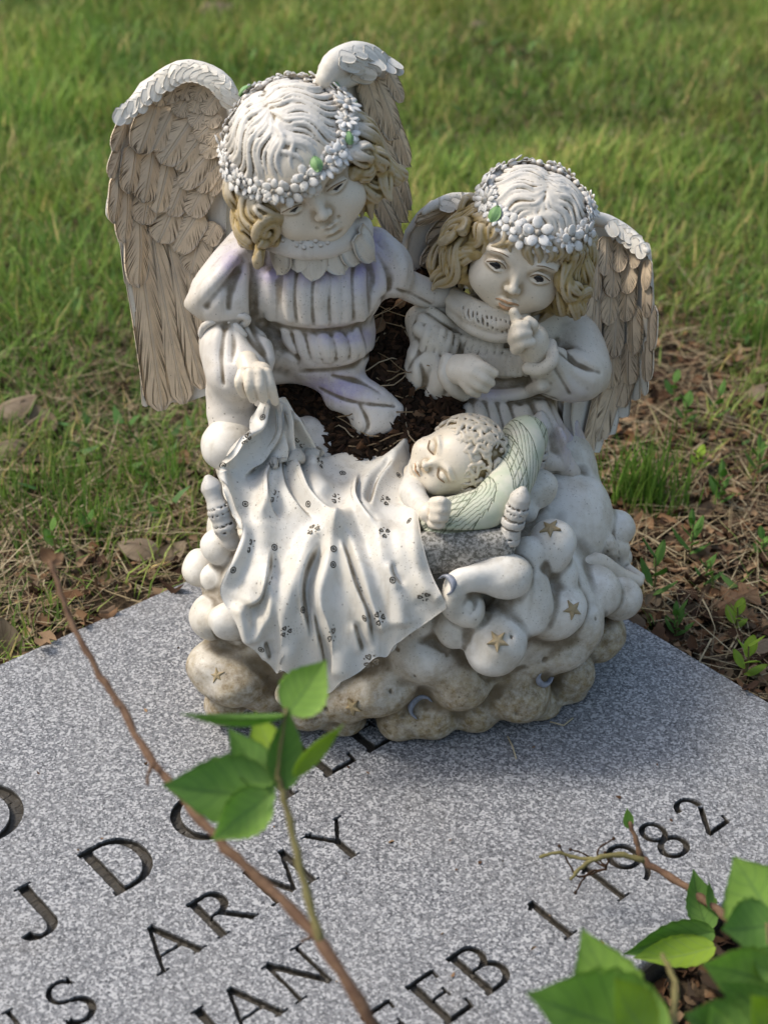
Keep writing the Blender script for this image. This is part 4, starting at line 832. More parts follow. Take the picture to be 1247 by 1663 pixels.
# baby
fv = face_vol(frC, .028, True, .2, .9, 0., (-1.2, -1.35, -1.5), (1.2, 1.3, 1.4)); baby = part('baby', fv.mesh('baby', 3), M['skin'], label='sleeping baby with closed eyes lying on the pillow')
part('lips', mesh_np('lips', *join([tube_mesh(cr([(-.17, -.955, -.63), (0, -1.04, -.64), (.17, -.955, -.63)], 8), .022, 6)])), M['lip'], baby, mC)
baby.matrix_local = Matrix.Translation((0.01, -.03, 0)).inverted() @ mC; WM[baby.name] = mC
for ch in list(baby.children): ch.matrix_local = Matrix.Identity(4)
for s_ in (-1, 1): o = part('eyelash', mesh_np('eyelash', *tube_mesh(cr([(s_ * .19, -.935, -.065), (s_ * .37, -.972, -.14), (s_ * .56, -.89, -.065)], 9), .016, 6)), M['brow'], baby, mC)
hv = Vol((-1.3, -1.2, -1.1), (1.3, 1.45, 1.5), .028, frC); C_, R_ = np.array((0, .16, .24)), np.array((.97, 1.0, .98)); hv.ell(C_, R_); hv.ell((0, -1.0, -.55), (.95, 1.05, 1.0), .1, None, True); hv.ell((0, -.1, -1.0), (1.2, 1.2, .62), .1, None, True)
rh = random.Random(31)
for i in range(270):
    az, el = rh.uniform(-180, 180), math.degrees(math.asin(rh.uniform(-.25, 1))); p0 = np.array((math.sin(R(az)) * math.cos(R(el)), -math.cos(R(az)) * math.cos(R(el)), math.sin(R(el)))); d_ = unit(np.cross(p0, (.2, -.2, 1)) * rh.choice((-1, 1)) * .7 - np.array((0, .2, .9)) + np.array((rh.uniform(-.4, .4), rh.uniform(-.4, .4), 0)))
    if p0[1] < -.35 and p0[2] < .36: continue
    P = []
    for t in np.linspace(0, 1, 9): P.append(onell(C_ + p0 * R_ + d_ * t * .42 + np.cross(p0, d_) * .10 * math.sin(t * 7 + i), C_, R_ * (1.03 + .03 * math.sin(t * 3.1))))
    hv.tube(P, np.linspace(.07, .03, 9), .008)
part('hair', hv.mesh('hair', 3, lambda vv: {'hue': np.full(len(vv), .5)}), M['hair'], baby, mC)
# ---- hands
def hand(fig, palm, fingers, box, thumb=None, k=.003, mat='skin', extra=()):
    P = [PY(*q_[:3]) for q_ in palm]; allp = P + [PY(*f[:3]) for F_ in fingers for f in F_]; v = Vol(np.min(allp, 0) - .018, np.max(allp, 0) + .018, .0009)
    v.tube(P, [q_[3] * MM for q_ in palm], .004)
    for l in extra: chain(v, l, .004, n=6)
    for F_ in fingers: chain(v, F_, k, n=8)
    return v
hvv = hand(figA, [(402, 588, -.026, 17), (408, 604, -.034, 18), (424, 606, -.036, 17)], [[(394, 606, -.044, 8.5), (389, 622, -.050, 8), (396, 640, -.048, 6.5)], [(406, 606, -.050, 8.5), (405, 628, -.056, 8), (411, 648, -.053, 6.5)], [(420, 606, -.050, 8.5), (423, 628, -.056, 8), (428, 648, -.053, 6.5)], [(433, 606, -.046, 8.5), (440, 628, -.051, 8), (447, 652, -.048, 6.5)]], None, .0014)
part('hand', hvv.mesh('hand', 2), M['skin'], figA)
hvv = hand(figB, [(745, 600, .008, 24), (762, 602, .004, 27)], [[(770, 590, -.0, 9), (785, 596, -.004, 8.5), (803, 606, -.004, 7)], [(768, 604, -.006, 9), (784, 614, -.008, 8.5), (797, 622, -.006, 7)], [(764, 616, -.006, 9), (776, 626, -.008, 8.5), (788, 632, -.006, 7)], [(756, 624, -.004, 9), (764, 634, -.006, 8), (774, 639, -.004, 7)]], None, .0016)
part('hand', hvv.mesh('hand', 2), M['skin'], figB)
hvv = hand(figB, [(872, 578, .012, 24), (862, 552, .006, 27), (848, 545, .004, 22)], [[(846, 530, .0, 10), (838, 518, -.002, 9), (834, 507, -.002, 7.5)], [(836, 540, -.004, 10), (840, 530, -.01, 9), (852, 528, -.010, 8)], [(834, 552, -.006, 10), (842, 543, -.014, 9), (856, 541, -.012, 8)], [(838, 566, -.006, 10), (848, 557, -.014, 9), (862, 556, -.012, 8)], [(860, 535, .0, 9), (866, 528, -.004, 8), (858, 520, -.004, 7)]], None, .0016)
part('hand', hvv.mesh('hand', 2), M['skin'], figB)
def cuff(fig, pts, r_, mat):
    P = [PY(*q_) for q_ in pts]; v = Vol(np.min(P, 0) - .02, np.max(P, 0) + .02, .001); v.tube(cr(P, 20), r_, .003); return part('cuff', v.mesh('cuff', 3), M[mat], fig)
cuff(figB, [(727, 585, .012), (722, 610, .006), (738, 632, .006), (752, 640, .012)], .0058, 'dressb'); cuff(figB, [(893, 560, .010), (896, 585, -.006), (878, 600, -.006), (858, 598, .0)], .0052, 'dressb')
bv_ = hand(baby, [(695, 832, -.115, 15), (708, 832, -.115, 17)], [[(704, 816, -.122, 8), (716, 814, -.128, 7.5), (726, 818, -.124, 6.5)], [(706, 828, -.126, 8), (718, 827, -.130, 7.5), (725, 830, -.125, 6.5)], [(704, 840, -.126, 8), (715, 840, -.130, 7.5), (722, 842, -.125, 6.5)], [(702, 850, -.122, 7.5), (711, 852, -.126, 7), (718, 852, -.122, 6)]], None, .0014)
part('hand', bv_.mesh('hand', 2), M['skin'], baby)
v = Vol(PY(650, 840, -.12) - .03, PY(730, 730, -.02) + .03, .0013); chain(v, [(672, 806, -.08, 18), (692, 830, -.10, 15)], .01); chain(v, [(668, 795, -.07, 18), (680, 755, -.045, 16), (692, 722, -.03, 13)], .01)
part('nightshirt', v.mesh('nightshirt', 3), M['resin'], baby)
# ---- collars, bow
v = Vol((-.11, -.05, .30), (.03, .11, .42), .001)
for dy, dY, r_ in ((-9, .004, .0040), (-3, .002, .0040), (3, .001, .0042), (9, .001, .0042), (14, .002, .004)): v.tube(cr([PY(425, 372 + dy, .02 + dY), PY(450, 385 + dy, .0 + dY), PY(485, 394 + dy, -.010 + dY), PY(525, 394 + dy, -.008 + dY), PY(560, 383 + dy, .004 + dY), PY(590, 372 + dy, .025 + dY)], 24), r_ * 1.25, .006)
collar = part('collar', v.mesh('collar', 3), M['dress'])
def leaf_relief(name, n_=9, m_=13, w_=.5, tip=1.0, ridge=.05, camber=.1, curl=.0, thick=.05, shape=None):
    V, U = [], []
    for i in range(m_):
        t = i / (m_ - 1); ww = shape(t) if shape else w_ * math.sin(math.pi * min(.999, t ** .8)) ** .7
        for j in range(n_):
            s_ = j / (n_ - 1) * 2 - 1; V.append((t, s_ * ww, ridge * math.exp(-(s_ / .12) ** 2) + camber * (1 - s_ * s_) * math.sin(math.pi * min(1, t + .05)) + curl * t * t)); U.append((t, j / (n_ - 1)))
    F_ = np.array(V).reshape(m_, n_, 3); B_ = F_ - (0, 0, thick); idx_ = np.arange(n_ * m_).reshape(m_, n_); vv, qq, ring_ = sheet(F_[:, ::-1], B_[:, ::-1], idx_)
    u_ = np.array(U).reshape(m_, n_, 2)[:, ::-1].reshape(-1, 2); uu = np.vstack([u_, u_, u_[ring_]]); cv = np.concatenate([np.where(np.abs(u_[:, 1] - .5) > .4, -.05, .02), np.full(len(u_), -.1), np.full(len(ring_), .05)])
    return mesh_np(name, vv, qq, True, {'cav': cv}, uu)
tab_me = leaf_relief('collar_tab', 9, 11, .5, ridge=.06, camber=.10, shape=lambda t: .50 * (1 - t ** 3.2) ** .7 * (.7 + .3 * math.sin(min(1, t * 1.6) * 1.57)) + .01)
def place_leaf(name, me, mat, a, b, wpx, nrm_, parent, flip=1):
    L_ = b - a; X_ = L_; n_ = unit(nrm_ - unit(L_) * unit(L_).dot(nrm_)); Yv = np.cross(n_, unit(L_)); return part(name, me, mat, parent, mat4(X_, Yv * wpx, n_ * np.linalg.norm(L_), a))
for a, b, wd in (((434,382),(420,434),50), ((456,390),(462,448),52), ((484,394),(490,446),46), ((508,394),(514,460),52), ((534,392),(553,447),52), ((558,386),(582,436),50), ((582,378),(608,424),46)):
    pa, na = on_vol(VA, a); pb, nb = on_vol(VA, b)
    if np.isnan(pa[0]) or np.isnan(pb[0]): continue
    pa = PY(*a, min(pa[1], .012) - .010); place_leaf('collar_tab', tab_me, M['resin'], pa, pb + nb * .0055, wd * MM, unit(na + nb + CB * .5), collar)
def sphere_mesh(name, seg=10, rings=6, cav=0.):
    V = [(0, 0, 1)]; Q = []
    for i in range(1, rings):
        for j in range(seg): t, p_ = math.pi * i / rings, 2 * math.pi * j / seg; V.append((math.sin(t) * math.cos(p_), math.sin(t) * math.sin(p_), math.cos(t)))
    V.append((0, 0, -1)); T3 = []
    for j in range(seg): T3.append((0, 1 + j, 1 + (j + 1) % seg)); T3.append((len(V) - 1, 1 + (rings - 2) * seg + (j + 1) % seg, 1 + (rings - 2) * seg + j))
    for i in range(rings - 2):
        for j in range(seg): a, b = 1 + i * seg + j, 1 + i * seg + (j + 1) % seg; T3 += [(a, a + seg, b + seg), (a, b + seg, b)]
    return mesh_np(name, V, np.array(T3), True, {'cav': np.array([v_[2] * .35 - .12 for v_ in V])})
ball_me = sphere_mesh('bead')
VC = v
for a, b in ((446,377),(459,379),(472,378),(460,390),(476,388),(489,393),(500,388),(506,399),(513,391),(521,398),(532,394),(540,385),(494,402),(482,398),(452,386)):
    p, n_ = on_vol(VC, (a, b))
    if not np.isnan(p[0]): part('bead', ball_me, M['dress'], collar, mat4(np.array((1, 0, 0)) * .0019, np.array((0, 1, 0)) * .0019, np.array((0, 0, 1)) * .0019, p))
v = Vol((.04, -.03, .24), (.15, .1, .33), .001)
for k_, (r_, pts) in enumerate(((.0042, [(740,478,.055),(770,496,.03),(810,508,.022),(845,505,.03)]), (.0048, [(735,490,.05),(765,512,.026),(805,526,.018),(850,520,.022)]), (.0045, [(735,505,.05),(765,530,.026),(805,545,.018),(845,540,.02)]))): v.tube(cr([PY(*q_) for q_ in pts], 18), r_ * 1.3, .003)
for i in range(12): a = 752 + i * 7.6; v.brush([(a, 498 + 22 * math.sin(i / 11 * 1.6)), (a + 3, 506 + 22 * math.sin(i / 11 * 1.6)), (a - 2, 514 + 22 * math.sin(i / 11 * 1.6)), (a + 3, 519 + 22 * math.sin(i / 11 * 1.6))], .0011, .0, .001, True)
for i in range(13): a = 745 + i * 7.6; v.brush([(a, 530 + 18 * math.sin(i / 12 * 1.6)), (a + 1, 538 + 18 * math.sin(i / 12 * 1.6)), (a, 548 + 16 * math.sin(i / 12 * 1.6))], .0014, .0, .001, True)
part('lace_collar', v.mesh('lace_collar', 2), M['dressb'], figB)
v = Vol(PY(320, 565, -.02) - .01, PY(405, 500, .03) + .01, .0009)
for L_ in ([(372, 518, .004, 5), (352, 520, .0, 6), (332, 530, .0, 6), (328, 546, .002, 5), (345, 540, .002, 5), (366, 524, .004, 4)], [(372, 518, .004, 5), (390, 512, .0, 6), (402, 518, .0, 6), (396, 526, .002, 6), (378, 524, .004, 5)]): chain(v, L_, .002, n=16)
for L_ in ([(370, 522, .002, 5), (362, 540, -.002, 5), (356, 556, -.004, 4)], [(375, 522, .002, 5), (388, 534, -.004, 5.5), (398, 544, -.006, 4)]): chain(v, L_, .002, n=8)
v.ell(PY(372, 520, .001), .0042, .001); part('bow', v.mesh('bow', 2), M['dress'], figA)
# ------------------------------------------------------------------ wings: a solid wing with every feather a piece of its own
fe_me = [leaf_relief('feather', 9, 15, .5, ridge=.045, camber=.05, curl=.05, thick=.035, shape=lambda t: .5 * min(1, (t * 4 + .35)) * (1 - max(0, t - .62) ** 1.9 * 5.2) ** .5 if t < .995 else .04),
         leaf_relief('feather', 9, 15, .5, ridge=.03, camber=.045, curl=.06, thick=.04, shape=lambda t: .5 * min(1, (t * 5 + .45)) * math.sqrt(max(.0, 1 - max(0, (t - .5) / .5) ** 2)) + .03),
         leaf_relief('feather', 9, 21, .5, ridge=.012, camber=.012, curl=.01, thick=.012, shape=lambda t: .5 * min(1, (t * 6 + .6)) * (1 - max(0, t - .88) ** 1.6 * 18) ** .5 if t < .995 else .12)]
few = [m_.copy() for m_ in fe_me]
def wing(rows, depth, feathers, caps, label, n=40, thick=.009, whites=(), inset=(7, 5), cw=15, cflip=1):
    ys = [r_[0] for r_ in rows]; G_ = []
    for y in np.linspace(ys[0], ys[-1], n):
        l, r_ = np.interp(y, ys, [q_[1] for q_ in rows]), np.interp(y, ys, [q_[2] for q_ in rows]); G_.append([PY(a, y, depth(a, y)) for a in np.linspace(l + inset[0], r_ - inset[1], 18)])
    G_ = np.array(G_); N_ = nrm(G_); N_ *= np.sign((N_ * CB).sum(2).mean()); vv, qq, ring_ = sheet(G_[:, ::-1] - N_[:, ::-1] * .002, G_[:, ::-1] - N_[:, ::-1] * thick, np.arange(G_.shape[0] * 18).reshape(-1, 18))
    px = [c[0] for C in caps for c in C]; P = np.array([PY(c[0], c[1], depth(c[0], c[1]) + c[2]) for C in caps for c in C]); v = Vol(P.min(0) - .03, P.max(0) + .03, .0013)
    for C in caps: chain(v, [(c[0], c[1], depth(c[0], c[1]) + c[2], c[3]) for c in C], .004, n=18)
    rw = random.Random(2)
    bmsh = v.mesh('cap', 3); cv = np.zeros(len(bmsh.attributes['cav'].data)); bmsh.attributes['cav'].data.foreach_get('value', cv)
    V3 = np.zeros(len(bmsh.vertices) * 3); bmsh.vertices.foreach_get('co', V3); Q3 = np.zeros(len(bmsh.loops), int); bmsh.loops.foreach_get('vertex_index', Q3); nv = len(vv)
    av, aq = join([(vv, qq), (V3.reshape(-1, 3), Q3.reshape(-1, 4))]); bpy.data.meshes.remove(bmsh)
    w_ = part('wing', mesh_np('wing', av, aq, True, {'cav': np.concatenate([np.full(nv, 0.), cv]), 'low': np.zeros(len(av))}), M['wingback'], label=label)
    for (a, b, c, d, wd, lay, kind) in feathers:
        pa = PY(a, b, depth(a, b) - .0015 - lay * .0016); pb = PY(c, d, depth(c, d) - .003 - lay * .0022); e = PY((a + c) / 2 + 3, (b + d) / 2, depth((a + c) / 2 + 3, (b + d) / 2)); f_ = PY((a + c) / 2, (b + d) / 2 + 3, depth((a + c) / 2, (b + d) / 2 + 3)); g_ = PY((a + c) / 2, (b + d) / 2, depth((a + c) / 2, (b + d) / 2))
        n_ = unit(np.cross(e - g_, g_ - f_)); n_ = n_ if n_ @ CB > 0 else -n_; n_ = unit(n_ + CR * rw.uniform(-.12, .12))
        place_leaf('feather', (few if lay < 0 else fe_me)[kind], M['feather_white'] if lay < 0 else M['feather'], pa, pb, wd * MM * (1 + depth(a, b)), n_, w_)
    for C in caps:                                      # shingled pale scales over the rolled leading edge
        m_ = max(6, int(np.linalg.norm(np.diff([(c[0], c[1]) for c in C], axis=0), axis=1).sum() / 13)); L_ = cr([(c[0], c[1], c[3]) for c in C], m_)
        for row, off in ((0, .55), (1, -.1)):
            for i in range(m_ - 2):
                k_ = i if cflip > 0 else m_ - 1 - i; a0, a1 = L_[k_], L_[k_ - 2 * cflip if 0 <= k_ - 2 * cflip < m_ else (0 if cflip > 0 else m_ - 1)]
                dirv = np.array(a1[:2]) - np.array(a0[:2])
                if np.linalg.norm(dirv) < 5: continue
                nn = np.array((-dirv[1], dirv[0])) / np.linalg.norm(dirv); nn = nn if nn[1] > 0 else -nn; dirv = dirv / np.linalg.norm(dirv); dirv = dirv * .8 + nn * .5; st = np.array(a0[:2]) - nn * off * a0[2] + rw.uniform(-2, 2); en = st + dirv * (26 + 6 * row)
                p1, n1 = v.hit([st]); p2, n2 = v.hit([en])
                if np.isnan(p1[0, 0]): continue
                q2 = p2[0] + n2[0] * .003 if not np.isnan(p2[0, 0]) else p1[0] + (CR * dirv[0] - CU * dirv[1]) * 26 * MM + n1[0] * .002
                if np.linalg.norm(q2 - p1[0]) > .03: continue
                place_leaf('feather', few[1], M['feather_white'], p1[0] + n1[0] * .0008, q2, cw * MM * 1.25, n1[0], w_)
    return w_
Z1 = lambda x, y: (160 + x / 4.157, 60 + y / 4.157); Z2 = lambda x, y: (160 + x / 4.157, 350 + y / 4.157)
FA = []
def fz(Z, L_, lay, kind):
    for x0, y0, x1, y1, wd in L_: FA.append((*Z(x0, y0), *Z(x1, y1), wd / 4.157, lay, kind))
fz(Z2, [(560, 180, 790, 1010, 130), (460, 140, 705, 1170, 150), (360, 100, 575, 1270, 160), (250, 80, 425, 1315, 200)], 0, 2)
fz(Z1, [(190, 560, 95, 770, 110), (150, 760, 75, 950, 110), (135, 930, 95, 1260, 120), (190, 980, 165, 1390, 140)], .5, 0)
fz(Z1, [(200, 520, 88, 768, 70), (160, 740, 68, 945, 70), (140, 920, 62, 1230, 80), (170, 1200, 150, 1400, 60)], -.6, 0)
fz(Z2, [(170, 150, 205, 470, 60), (210, 420, 270, 760, 60), (270, 700, 320, 1120, 60), (310, 1050, 322, 1290, 60)], -.8, 2)
fz(Z1, [(270, 1200, 255, 1690, 180), (690, 1350, 630, 1600, 190), (800, 1260, 735, 1400, 140)], 1, 0)
fz(Z1, [(350, 980, 295, 1270, 170), (540, 1080, 405, 1390, 190), (690, 1170, 520, 1450, 190)], 2, 0)
fz(Z1, [(250, 720, 195, 1060, 150), (370, 740, 300, 1120, 170), (480, 820, 390, 1190, 160), (590, 940, 480, 1210, 160), (740, 980, 620, 1210, 170), (840, 900, 740, 1060, 120)], 3, 0)
fz(Z1, [(800, 820, 680, 1050, 140), (790, 740, 560, 1020, 160)], 3.6, 1)
fz(Z1, [(400, 420, 265, 790, 180), (510, 470, 365, 770, 150), (640, 540, 425, 860, 180), (720, 640, 530, 900, 150)], 4.4, 0)
fz(Z1, [(440, 320, 390, 470, 110), (530, 300, 470, 450, 110), (620, 290, 560, 430, 115), (720, 310, 650, 430, 120), (600, 400, 530, 540, 120), (690, 400, 640, 520, 110), (790, 400, 715, 520, 120), (730, 480, 630, 610, 130), (800, 510, 740, 610, 110), (790, 570, 660, 690, 130), (830, 620, 740, 730, 110), (830, 690, 690, 790, 130)], 5.2, 1)
dA = lambda a, b: .078 + .03 * (380 - b) / 280 - .022 * ((a - 290) / 95) ** 2 
wing([(108, 275, 318), (130, 232, 358), (160, 214, 378), (190, 196, 384), (230, 188, 380), (300, 184, 372), (360, 190, 370), (430, 205, 370), (500, 226, 365), (580, 240, 362), (640, 244, 345), (655, 246, 310)], dA, FA,
     [[(192, 186, -.010, 7), (214, 172, -.012, 10), (240, 148, -.014, 13), (268, 126, -.016, 14), (300, 112, -.016, 14), (335, 118, -.014, 14), (362, 136, -.012, 15), (378, 165, -.008, 13), (382, 195, -.002, 9)]], 'tall left wing of the taller girl with long tan flight feathers')
# right wing of the taller girl, seen nearly edge-on
dR = lambda a, b: .075 + .035 * (a - 590) / 60
FR = [(628, 330, 652, 402, 24, 0, 2), (618, 260, 655, 360, 32, .6, 0), (605, 300, 642, 385, 30, .8, 0), (640, 250, 662, 340, 24, 1, 0), (600, 190, 636, 285, 44, 1.5, 0), (630, 180, 660, 270, 34, 1.8, 0), (610, 130, 640, 225, 44, 2.5, 0), (590, 120, 612, 200, 36, 2.8, 0), (630, 118, 652, 165, 24, 3, 1)]
wing([(88, 545, 620), (110, 525, 636), (150, 530, 642), (200, 560, 648), (260, 590, 656), (320, 605, 660), (370, 625, 660), (398, 640, 655)], dR, FR,
     [[(528, 128, -.004, 14), (545, 104, -.006, 20), (575, 92, -.008, 22), (600, 92, -.010, 18), (622, 98, -.012, 10), (638, 101, -.012, 5)], [(545, 130, -.004, 18), (575, 115, -.006, 20), (600, 105, -.008, 12)]], 'right wing of the taller girl rising behind her head', cflip=-1)
# wings of the smaller girl
FB = [(975, 640, 952, 738, 40, 0, 2), (1005, 600, 968, 715, 40, .2, 2), (1030, 570, 1000, 660, 36, .3, 2)]
for r0, (x0, x1, y0, ln, lay, wd) in enumerate(((965, 1050, 545, 75, 1, 34), (962, 1052, 490, 80, 1.8, 32), (962, 1050, 445, 72, 2.6, 30), (962, 1042, 410, 62, 3.4, 28), (962, 1030, 385, 52, 4.2, 24))):
    for i in range(4): t = i / 3; a = x0 + (x1 - x0) * t + (r0 % 2) * 7; FB.append((a, y0 + 10 * t + rb.uniform(-6, 6), a - 6 + 8 * t + rb.uniform(-4, 4), y0 + ln + 18 * (1 - t), wd, lay + t * .3, 0 if r0 < 3 else 1))
for i in range(6): FB.append((1040 + 6 * math.sin(i * .6), 405 + i * 36, 1062 - abs(i - 2.5) * 2 - (8 if i > 4 else 0), 452 + i * 38, 22, -.4, 0))
for i in range(4): FB.append((1030 - i * 16, 590 + i * 30, 1030 - i * 22, 650 + i * 28, 26, -.4, 2))
dB = lambda a, b: .095 + .03 * (560 - b) / 200 - .02 * ((a - 1000) / 50) ** 2
wing([(362, 962, 1002), (385, 950, 1036), (405, 945, 1052), (450, 950, 1056), (520, 950, 1058), (570, 945, 1054), (620, 935, 1040), (680, 930, 1008), (735, 940, 965)], dB, FB,
     [[(962, 352, -.004, 10), (985, 360, -.008, 12), (1010, 374, -.010, 12), (1030, 388, -.010, 10), (1050, 408, -.010, 6)]], 'right wing of the smaller girl with overlapping grey tan feathers', cflip=-1, inset=(0, 10))
dL = lambda a, b: .10 + .02 * (a - 700) / 50
FL = [(745, 345, 690, 395, 30, 1, 0), (750, 370, 680, 430, 34, .6, 0), (735, 335, 672, 360, 26, 1.4, 0), (752, 400, 700, 450, 34, .3, 0)]
wing([(330, 705, 765), (350, 682, 768), (380, 662, 770), (410, 655, 770), (440, 668, 770), (470, 690, 770)], dL, FL, [[(764, 322, -.004, 9), (735, 324, -.006, 11), (708, 332, -.008, 8), (688, 345, -.008, 5)]], 'shadowed left wing of the smaller girl')
# ------------------------------------------------------------------ wreaths: every blossom, bud and leaf a piece
def flower_mesh(name, n_, pr, wd, cup, cr_):
    P = []
    for i in range(n_):
        a = 2 * math.pi * i / n_; V, Q = [], []; seg, rg = 8, 5
        for u in range(rg + 1):
            for w_ in range(seg):
                t, p_ = math.pi * u / rg, 2 * math.pi * w_ / seg; x, y, z = math.cos(t), math.sin(t) * math.cos(p_), math.sin(t) * math.sin(p_); lx, ly, lz = pr * .62 + x * pr * .42, y * wd, z * .10 + cup * (pr * .62 + x * pr * .42) ** 2; V.append((lx * math.cos(a) - ly * math.sin(a), lx * math.sin(a) + ly * math.cos(a), lz))
        for u in range(rg):
            for w_ in range(seg): Q.append((u * seg + w_, u * seg + (w_ + 1) % seg, (u + 1) * seg + (w_ + 1) % seg, (u + 1) * seg + w_))
        P.append((V, Q))
    V, Q = [], []
    for u in range(5):
        for w_ in range(8): t, p_ = math.pi * u / 4, 2 * math.pi * w_ / 8; V.append((cr_ * math.sin(t) * math.cos(p_), cr_ * math.sin(t) * math.sin(p_), .08 + cr_ * math.cos(t)))
    for u in range(4):
        for w_ in range(8): Q.append((u * 8 + w_, u * 8 + (w_ + 1) % 8, (u + 1) * 8 + (w_ + 1) % 8, (u + 1) * 8 + w_))
    P.append((V, Q)); v_, q_ = join(P); r_ = np.hypot(v_[:, 0], v_[:, 1]); return mesh_np(name, v_, q_, True, {'cav': np.where(v_[:, 2] < .02, -.35, np.clip((r_ - .55) * .4, -.2, .1))})
fl5, fl9 = flower_mesh('flower', 5, 1, .36, .12, .2), flower_mesh('flower', 9, 1, .22, .1, .26)
lf_me = leaf_relief('wreath_leaf', 9, 9, .5, ridge=.07, camber=.2, thick=.08, shape=lambda t: .42 * math.sin(math.pi * min(.99, t * .92 + .06)) ** .7)
def wreath(fr, fig, seed, zf, zb, rad, greens, label, blue=.0, bigs=()):
    T, B, s_ = fr; rw = random.Random(seed); W_ = lambda p: T + B @ (np.asarray(p) * s_); ringp = []
    def ring_at(a):
        z = zf + (zb - zf) * (1 - math.cos(a)) / 2; k_ = max(.3, 1 - ((z - .22) / 1.0) ** 2) ** .5 * 1.035; return np.array((math.sin(a) * k_, .13 - math.cos(a) * k_ * 1.03, z))
    for a in np.linspace(0, 2 * math.pi, 41): ringp.append(ring_at(a))
    v = Vol((-1.5, -1.4, -.2), (1.5, 1.6, 1.3), .025); v.tube(ringp, .10, 0); me_ = v.mesh('wreath', 3); 
    w_ = part('flower_wreath', me_, M['flower'], None, mat4(B[:, 0] * s_, B[:, 1] * s_, B[:, 2] * s_, T), label=label)
    def at(ang, off, lift):
        a = R(ang); c = ring_at(a); o = unit((math.sin(a), -math.cos(a), .45)); t_ = unit(np.cross(o, (math.cos(a), math.sin(a), 0))); t_ = t_ if t_[2] > 0 else -t_; n_ = unit(o * math.cos(off * 4.5) + t_ * math.sin(off * 4.5) * 1.0)
        return W_(c + t_ * off + n_ * lift), B @ n_
    ang = -180.
    while ang < 180:
        big = rw.random() < .28; sz = rw.uniform(.18, .23) if big else rw.uniform(.12, .16); off = rw.uniform(-.07, .08); p, n_ = at(ang, off, .10 if not big else .12); x, y, z = basis(n_ + np.array([rw.uniform(-.25, .25) for _ in range(3)]), spin=rw.uniform(0, 6)); k_ = sz * s_
        m_ = M['flower_blue'] if rw.random() < blue else M['flower']; part('flower', fl9 if big and rw.random() < .6 else fl5, m_, w_, mat4(x * k_, y * k_, z * k_, p)); ang += sz * 46
        for kk in range(2):
            if rw.random() < .85:
                p, n_ = at(ang - rw.uniform(0, 7), rw.choice((-1, 1)) * rw.uniform(.09, .15), .05); k_ = rw.uniform(.045, .068) * s_; x, y, z = basis(n_, spin=rw.uniform(0, 6)); part('bud', ball_me, M['flower'], w_, mat4(x * k_ * 1.25, y * k_, z * k_, p))
        if rw.random() < .3:
            p, n_ = at(ang, rw.choice((-1, 1)) * .12, .07); k_ = rw.uniform(.09, .12) * s_; x, y, z = basis(n_, spin=rw.uniform(0, 6)); part('flower', fl5, M['flower'], w_, mat4(x * k_, y * k_, z * k_, p))
    for ang, off, sz in bigs:
        p, n_ = at(ang, off, .16); x, y, z = basis(n_, spin=ang); k_ = sz * s_; part('flower', fl9 if sz > .2 and fig is figA else fl5, M['flower'], w_, mat4(x * k_, y * k_, z * k_, p))
    for ang, off, sp, L_ in greens:
        p, n_ = at(ang, off, .17); x, y, z = basis(n_, spin=sp); k_ = L_ * s_; part('wreath_leaf', lf_me, M['leaf_paint'], w_, mat4(x * k_, y * k_ * .9, z * k_, p - x * k_ * .5))
wreath(frA, figA, 4, .24, .94, 1.03, [(14, .09, 1.9, .26), (48, .0, 1.2, .22), (86, -.06, .3, .2), (-160, .1, 2., .25), (100, .06, 4, .18)], 'wreath of white blossoms on the taller girl', 0., [(78, .05, .24), (96, .0, .22), (30, .03, .19), (2, .04, .2), (-25, .02, .18), (-60, .03, .17)])
wreath(frB, figB, 9, .56, 1.0, 1.04, [(-38, .03, 1.5, .30)], 'wreath of white and pale blue blossoms on the smaller girl', .14, [(38, .02, .24), (4, .07, .26), (-8, -.02, .2), (60, .0, .2), (-20, .05, .18)])
